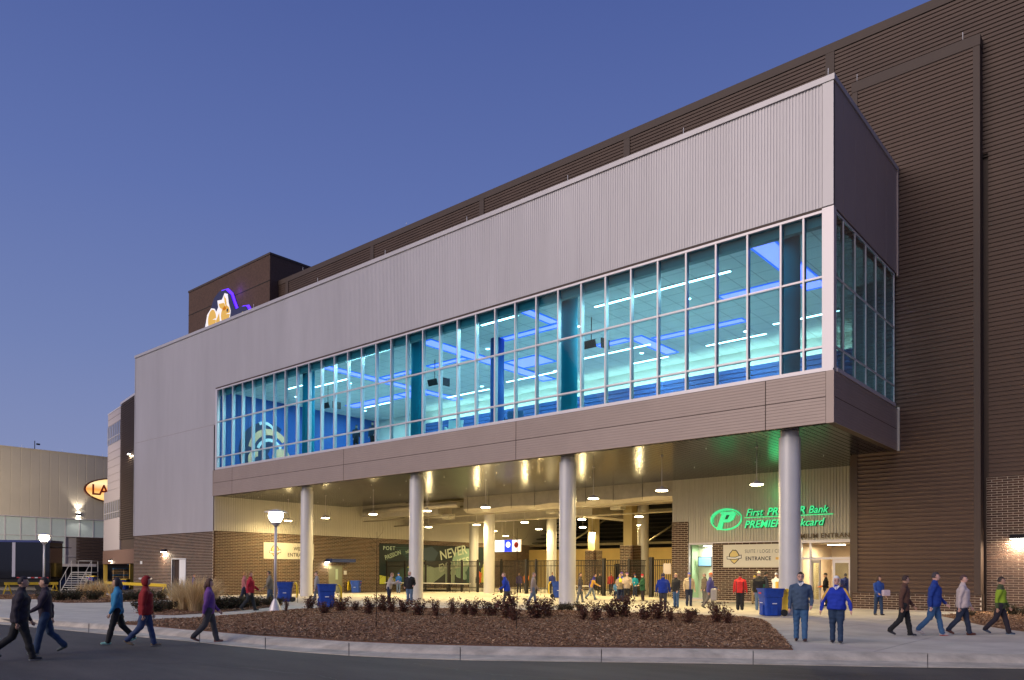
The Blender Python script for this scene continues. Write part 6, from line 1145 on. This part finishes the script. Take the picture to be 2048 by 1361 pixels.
person(1285, 1203, 'person in a dark green coat and bright red hat facing left', -1.2, (0.015, 0.09, 0.04), (0.02, 0.015, 0.025), 1.66, None, 'pink', None, ('beanie', (0.75, 0.03, 0.05)), (0.35, 0.28, 0.2), arms=((0.3, 1.2), (0.3, 1.2)), bulk=1.2, hem=0.40)
person(1183, 1200, 'person in a royal blue jersey with gold sleeves near the middle column', RGT, (0.02, 0.025, 0.30), (0.16, 0.20, 0.26), 1.74, None, 'fair', ('short', (0.06, 0.03, 0.03)), None, arms=((0.5, 0.7), (0.4, 0.6)), stride=0.30, knee=0.35, lean=0.25, bulk=1.2, patch=(lambda p: (np.abs(p[:, 0]) > 0.10) & (p[:, 2] < 0.74), (0.60, 0.33, 0.05)))
person(1200, 1189, 'person in a dark jacket inside the fence beside the big gate post', 0.3, (0.03, 0.03, 0.05), BK, 1.72, None, 'fair', ('short', (0.04, 0.03, 0.02)), None)
person(1160, 1206, 'person in grey trousers partly hidden by the middle column', RGT, (0.06, 0.05, 0.05), (0.12, 0.13, 0.15), 1.74, None, 'tan', ('short', (0.04, 0.03, 0.02)), None, stride=0.3)
person(1014, 1214, 'person in a bright blue jersey walking past the inner concourse column', LFT, (0.008, 0.045, 0.42), (0.05, 0.05, 0.055), 1.74, None, 'pink', ('short', (0.3, 0.2, 0.15)), None, arms=((0.4, 0.4), (-0.4, 0.3)), stride=0.29, knee=0.4, lean=0.18, bulk=1.25)
person(1066, 1212, 'person in a pale grey jacket and light jeans walking before the fence', RGT, (0.33, 0.28, 0.26), (0.13, 0.19, 0.30), 1.74, None, 'pink', ('short', (0.3, 0.22, 0.15)), None, (0.4, 0.35, 0.3), arms=((0.3, 0.3), (-0.3, 0.3)), stride=0.3, knee=0.3)
person(1038, 1186, 'person in a purple top behind the fence left of the concourse gate', 0.2, (0.06, 0.04, 0.20), NV, 1.70, None, 'fair', ('short', (0.2, 0.1, 0.06)), None)
person(819, 1209, 'white haired man in a black jacket and jeans leaning at the second column', -0.2, BK, (0.10, 0.17, 0.28), 1.76, None, 'pink', ('short', (0.65, 0.6, 0.58)), None, arms=((-0.1, 1.0), (-0.1, 1.0)), spread=(0.25, 0.25), bulk=1.22, collar=(0.75, 0.75, 0.75), headturn=-0.4)
person(778, 1207, 'person in a pale grey jacket leaning towards the man in black', RGT - 0.3, (0.42, 0.38, 0.35), NV, 1.68, None, 'pink', ('short', (0.35, 0.22, 0.15)), None, lean=0.22, arms=((0.6, 1.3), (0.6, 1.3)), bulk=1.12)
person(797, 1187, 'person in a blue top just behind the pale grey jacket', PI, (0.01, 0.10, 0.42), (0.08, 0.12, 0.22), 1.70, None, 'fair', None, ('beanie', (0.01, 0.08, 0.40)))
person(955, 1185, 'person in black by the mural at the end of the white table', RGT, BK, BK, 1.74, None, 'fair', ('short', (0.04, 0.03, 0.02)), None, bulk=1.2)
person(500, 1222, 'person in a crimson sweatshirt and dark trousers on the left path', RGT, (0.36, 0.008, 0.03), (0.025, 0.03, 0.035), 1.72, None, 'fair', ('short', (0.3, 0.15, 0.06)), None, arms=((0.4, 0.5), (-0.35, 0.4)), stride=0.27, knee=0.4, bulk=1.28)
person(540, 1211, 'person in a grey jacket and jeans behind the near lamp post', LFT, (0.20, 0.18, 0.14), (0.06, 0.10, 0.16), 1.74, None, 'tan', ('short', (0.03, 0.03, 0.03)), None, arms=((0.25, 0.28), (-0.28, 0.2)), stride=0.29, knee=0.4, bulk=1.2)
person(488, 1209, 'person in a pink and gold top walking by the brick side wall', RGT, (0.45, 0.16, 0.16), NV, 1.70, None, 'fair', ('full', (0.5, 0.25, 0.08)), None, stride=0.3, knee=0.3)
person(634, 1208, 'person in a light grey top between the leftmost column and a bin', LFT, (0.30, 0.29, 0.29), (0.15, 0.16, 0.18), 1.72, None, 'fair', ('short', (0.2, 0.15, 0.1)), None, stride=0.25, knee=0.35)
r_ = person(351, 1189, 'person in a grey top carrying an orange bag past the white door', 0.5, (0.25, 0.27, 0.30), BK, 1.66, None, 'pink', ('full', (0.5, 0.28, 0.15)), None, stride=0.2, lean=0.15, arms=((0.5, 0.6), (0.4, 0.5)), bulk=1.1, bag=((0.55, 0.09, 0.02), (0.55, 0.35, 0.85), (0.08, 0.26, 0.42)))
tag(r_[1], 'bulky orange bag carried past the white door', 'bag')
person(387, 1192, 'person in a purple blue top walking along the left brick wall', RGT, (0.06, 0.05, 0.26), NV, 1.68, None, 'pink', ('short', (0.4, 0.2, 0.12)), None, stride=0.3, knee=0.3, bulk=1.15)
person(290, 1294, 'person in a dark red hoodie and jeans stepping off the kerb', RGT, (0.26, 0.012, 0.014), (0.035, 0.06, 0.14), 1.74, -0.15, 'tan', ('short', (0.04, 0.02, 0.02)), ('hood', (0.26, 0.012, 0.014)), (0.28, 0.20, 0.11), (0.6, 0.55, 0.5), stride=0.27, knee=0.5, arms=((0.28, 0.30), (-0.30, 0.25)), bulk=1.2)
person(234, 1289, 'person in a sky blue top, black trousers and mint shoes by the kerb', LFT, (0.03, 0.22, 0.42), (0.012, 0.014, 0.02), 1.70, -0.15, 'tan', ('long', (0.04, 0.03, 0.03)), None, (0.25, 0.55, 0.48), (0.6, 0.8, 0.75), stride=0.26, knee=0.45, arms=((0.25, 0.28), (-0.28, 0.2)), patch=(lambda p: (p[:, 1] < -0.03) & (np.abs(p[:, 0]) < 0.07) & (p[:, 2] < 0.79), (0.0, 0.10, 0.26)))
person(418, 1286, 'person in a purple jacket and grey leggings walking in the gutter', RGT, (0.16, 0.06, 0.26), (0.07, 0.065, 0.065), 1.68, -0.15, 'fair', ('long', (0.10, 0.05, 0.03)), None, (0.20, 0.09, 0.06), (0.6, 0.3, 0.25), stride=0.30, knee=0.5, arms=((0.28, 0.30), (-0.30, 0.25)))
person(38, 1322, 'person dressed all in black with white soled shoes at the left edge', RGT, (0.012, 0.013, 0.025), (0.018, 0.017, 0.017), 1.76, -0.15, 'tan', ('short', (0.02, 0.015, 0.02)), None, (0.02, 0.02, 0.02), (0.75, 0.75, 0.75), stride=-0.29, knee=0.6, arms=((0.28, 0.30), (-0.30, 0.25)), bulk=1.2, vox=0.014)
person(90, 1309, 'person in a dark top and jeans with canvas shoes, second from the left edge', LFT, (0.03, 0.02, 0.035), (0.02, 0.045, 0.10), 1.72, -0.15, 'tan', ('short', (0.03, 0.02, 0.02)), None, (0.08, 0.10, 0.09), (0.65, 0.65, 0.6), stride=0.26, knee=0.5, arms=((0.4, 0.4), (-0.4, 0.3)), vox=0.014)
r_ = person(1757, 1231, 'person in a blue top and ankle boots in front of the brown siding', 0.6, (0.02, 0.07, 0.30), (0.02, 0.045, 0.10), 1.66, None, 'tan', ('long', (0.05, 0.03, 0.015)), None, (0.03, 0.022, 0.02), arms=((0.1, 0.6), (0.3, 1.0)), stride=0.15, bag=((0.62, 0.50, 0.55), (0.34, 0.14, 0.26), (-0.12, 0.12, 0.56)))
tag(r_[1], 'pale pink handbag held by the person in ankle boots', 'handbag')
person(1808, 1273, 'person in a brown coat and black trousers walking right on the pavement', RGT, (0.10, 0.045, 0.03), (0.015, 0.014, 0.016), 1.70, 0.0, 'tan', ('short', (0.04, 0.02, 0.02)), None, (0.02, 0.02, 0.025), (0.75, 0.75, 0.75), stride=0.27, knee=0.5, arms=((0.28, 0.30), (-0.30, 0.25)), hem=0.42)
person(1868, 1272, 'person in a royal blue sweatshirt, jeans and red soled shoes on the pavement', RGT, (0.008, 0.04, 0.26), (0.04, 0.11, 0.24), 1.80, 0.0, 'pink', ('short', (0.05, 0.04, 0.05)), None, (0.4, 0.35, 0.35), (0.55, 0.03, 0.03), stride=0.24, knee=0.45, arms=((0.35, 0.5), (-0.35, 0.4)), bulk=1.22)
person(1925, 1271, 'person in a white shirt, navy trousers and brown boots on the pavement', RGT, (0.55, 0.46, 0.45), (0.02, 0.03, 0.06), 1.72, 0.0, 'pink', ('short', (0.08, 0.04, 0.04)), None, (0.09, 0.025, 0.015), stride=0.24, knee=0.45, arms=((0.28, 0.30), (-0.30, 0.25)), bulk=1.25)
person(2001, 1270, 'person in dark clothes with a lime vest in front of the green bin', RGT, (0.06, 0.08, 0.03), (0.02, 0.02, 0.025), 1.68, 0.0, 'tan', ('short', (0.04, 0.03, 0.02)), None, (0.03, 0.05, 0.09), (0.6, 0.7, 0.8), stride=0.26, knee=0.45, arms=((0.28, 0.30), (-0.30, 0.25)), patch=(lambda p: (p[:, 2] < 0.78) & (p[:, 2] > 0.56), (0.25, 0.38, 0.02)))
person(1409, 1207, 'person in a brown grey coat and pale cap standing before the lobby window', LFT + 0.5, (0.15, 0.12, 0.09), (0.12, 0.12, 0.12), 1.74, None, 'pink', ('short', (0.1, 0.06, 0.05)), ('cap', (0.6, 0.52, 0.45)), hem=0.44, bulk=1.15)
r_ = person(1420, 1218, 'person in a purple blue jacket and grey trousers walking past the lobby window', RGT, (0.05, 0.05, 0.22), (0.16, 0.15, 0.14), 1.76, None, 'tan', None, ('cap', (0.6, 0.14, 0.03), (0.7, 0.7, 0.65)), stride=0.27, knee=0.4, arms=((0.4, 0.6), (-0.3, 0.4)), bulk=1.3, bag=((0.28, 0.27, 0.28), (0.5, 0.3, 0.6), (0.17, 0.1, 0.40)))
tag(r_[1], 'big grey bag carried by the person in the purple blue jacket', 'bag')
person(1652, 1213, 'person in a black coat, black cap and orange gloves in the open doorway', LFT, BK, BK, 1.76, None, 'tan', None, ('cap', (0.012, 0.012, 0.014)), arms=((0.3, 1.0), (0.3, 1.0)), patch=(lambda p: (p[:, 2] < 0.62) & (p[:, 1] > 0.10), (0.75, 0.16, 0.02)))
person(1691, 1208, 'person in a royal blue jacket behind the right glass door', PI, (0.01, 0.03, 0.35), NV, 1.76, None, 'tan', ('short', (0.05, 0.04, 0.08)), None, bulk=1.15)
# cameras see a lit lobby and office: their ceiling lamps
for x, y, z, p_, c_ in ((-15.0, 46.5, 3.42, 300, (1.0, 0.80, 0.52)), (-21.9, 44.55, 3.42, 90, (0.97, 1.0, 0.82))):
    t = thing('ceiling_lamp', 'flat ceiling lamp inside the lobby doors' if x > -17 else 'flat ceiling lamp inside the lobby window room', 'ceiling lamp', (x, y, z)); MB().box((-0.5, -0.15, 0), (0.5, 0.15, 0.06)).build('housing', M_white, t); MB().box((-0.47, -0.13, -0.02), (0.47, 0.13, -0.002)).build('diffuser', E_cool, t); plight((0, 0, -0.08), p_, c_, parent=t, area=0.5, name='ceiling_light')
t = thing('wall_television', 'tilted television on the pale wall inside the lobby window', 'television', (-22.45, 44.75, 2.45), 0.5); MB().obox((0, 0, 0), (0.42, 0, 0.0), (0, 0.03, 0.01), (0, -0.06, 0.3)).build('casing', M_black, t); MB().obox((0, -0.04, 0), (0.38, 0, 0), (0, 0.003, 0), (0, -0.055, 0.26)).build('screen', emat('tv_glow', (0.25, 0.5, 0.75), 0.8), t)
MB().tube([(0.0, 0.05, 0), (0.05, 0.25, 0.1)], 0.03, 6).build('bracket', M_black, t)

# more people further in, and upstairs behind the glass
for u_, v_, z_, lab_, f_, tp_, lg2, hr_, ht_ in [
    (1104, 1188, None, 'person in a blue top inside the fence right of the inner column', 0.4, RB, NV, ('short', (0.2, 0.1, 0.05)), None),
    (1142, 1186, None, 'person in a grey top inside the fence just left of the middle column', 1.2, (0.2, 0.2, 0.2), BK, ('short', (0.05, 0.03, 0.02)), None),
    (1222, 1188, None, 'person in a red jacket inside the open gate', -0.4, (0.45, 0.03, 0.03), NV, ('short', (0.2, 0.1, 0.05)), None),
    (1190, 1182, None, 'person in black by the far doorway of the concourse', 0.1, BK, BK, ('short', (0.05, 0.03, 0.02)), None),
    (1052, 1183, None, 'person with an orange top behind the concourse gate', 0.2, (0.5, 0.14, 0.03), NV, ('full', (0.3, 0.15, 0.05)), None),
    (1232, 1200, None, 'child in a light blue coat beside the standing group', 0.3, (0.10, 0.25, 0.45), NV, None, ('beanie', (0.6, 0.1, 0.2))),
    (712, 903, 9.66, 'dark clothed person standing upstairs behind the glass, left of two', 0.3, (0.02, 0.03, 0.05), BK, ('short', (0.03, 0.02, 0.02)), None),
    (745, 898, 9.66, 'dark clothed person standing upstairs behind the glass, right of two', -0.5, (0.03, 0.05, 0.08), BK, ('short', (0.03, 0.02, 0.02)), None)]:
    person(u_, v_, lab_, f_, tp_, lg2, 1.2 if 'child' in lab_ else 1.74, z_, 'fair', hr_, ht_, stride=0.08, arms=((0.2, 0.7), (0.1, 0.3)), bulk=1.15)
# cracks and tar seams in the road
def crack(px, w_, name, m_, dz):
    P = []; rr = np.random.default_rng(int(px[0][0]))
    for (a, b), (c, d_) in zip(px[:-1], px[1:]):
        for k in range(10): q = G(a + (c - a) * k / 10, b + (d_ - b) * k / 10, RZ); P.append(np.array(q) + (rr.normal(0, 0.035), rr.normal(0, 0.035), 0))
    V_ = []; 
    for i, p in enumerate(P): d2 = P[min(i + 1, len(P) - 1)] - P[max(i - 1, 0)]; n2 = np.array([-d2[1], d2[0], 0]) / (np.hypot(d2[0], d2[1]) + 1e-9); ww = w_ * rr.uniform(0.5, 1.3); V_ += [p + n2 * ww + (0, 0, dz), p - n2 * ww + (0, 0, dz)]
    MB().add(V_, [(2 * i, 2 * i + 2, 2 * i + 3, 2 * i + 1) for i in range(len(P) - 1)]).build(name, m_, bpy.data.objects['road'])
M_tar = mat('tar_seam', (0.028, 0.026, 0.026), 0.5); M_scuf = mat('pale_scuff', (0.17, 0.155, 0.14), 0.9)
crack([(835, 1328), (930, 1344), (1120, 1358), (1300, 1372)], 0.018, 'road_crack', M_tar, 0.004); crack([(240, 1322), (420, 1330), (640, 1352), (700, 1368)], 0.014, 'road_crack', M_tar, 0.004)
crack([(1480, 1345), (1640, 1352), (1850, 1350), (2048, 1362)], 0.014, 'road_crack', M_tar, 0.004); crack([(905, 1338), (935, 1342), (960, 1343)], 0.02, 'road_scuff', M_scuf, 0.006); crack([(980, 1350), (1030, 1353)], 0.02, 'road_scuff', M_scuf, 0.006)
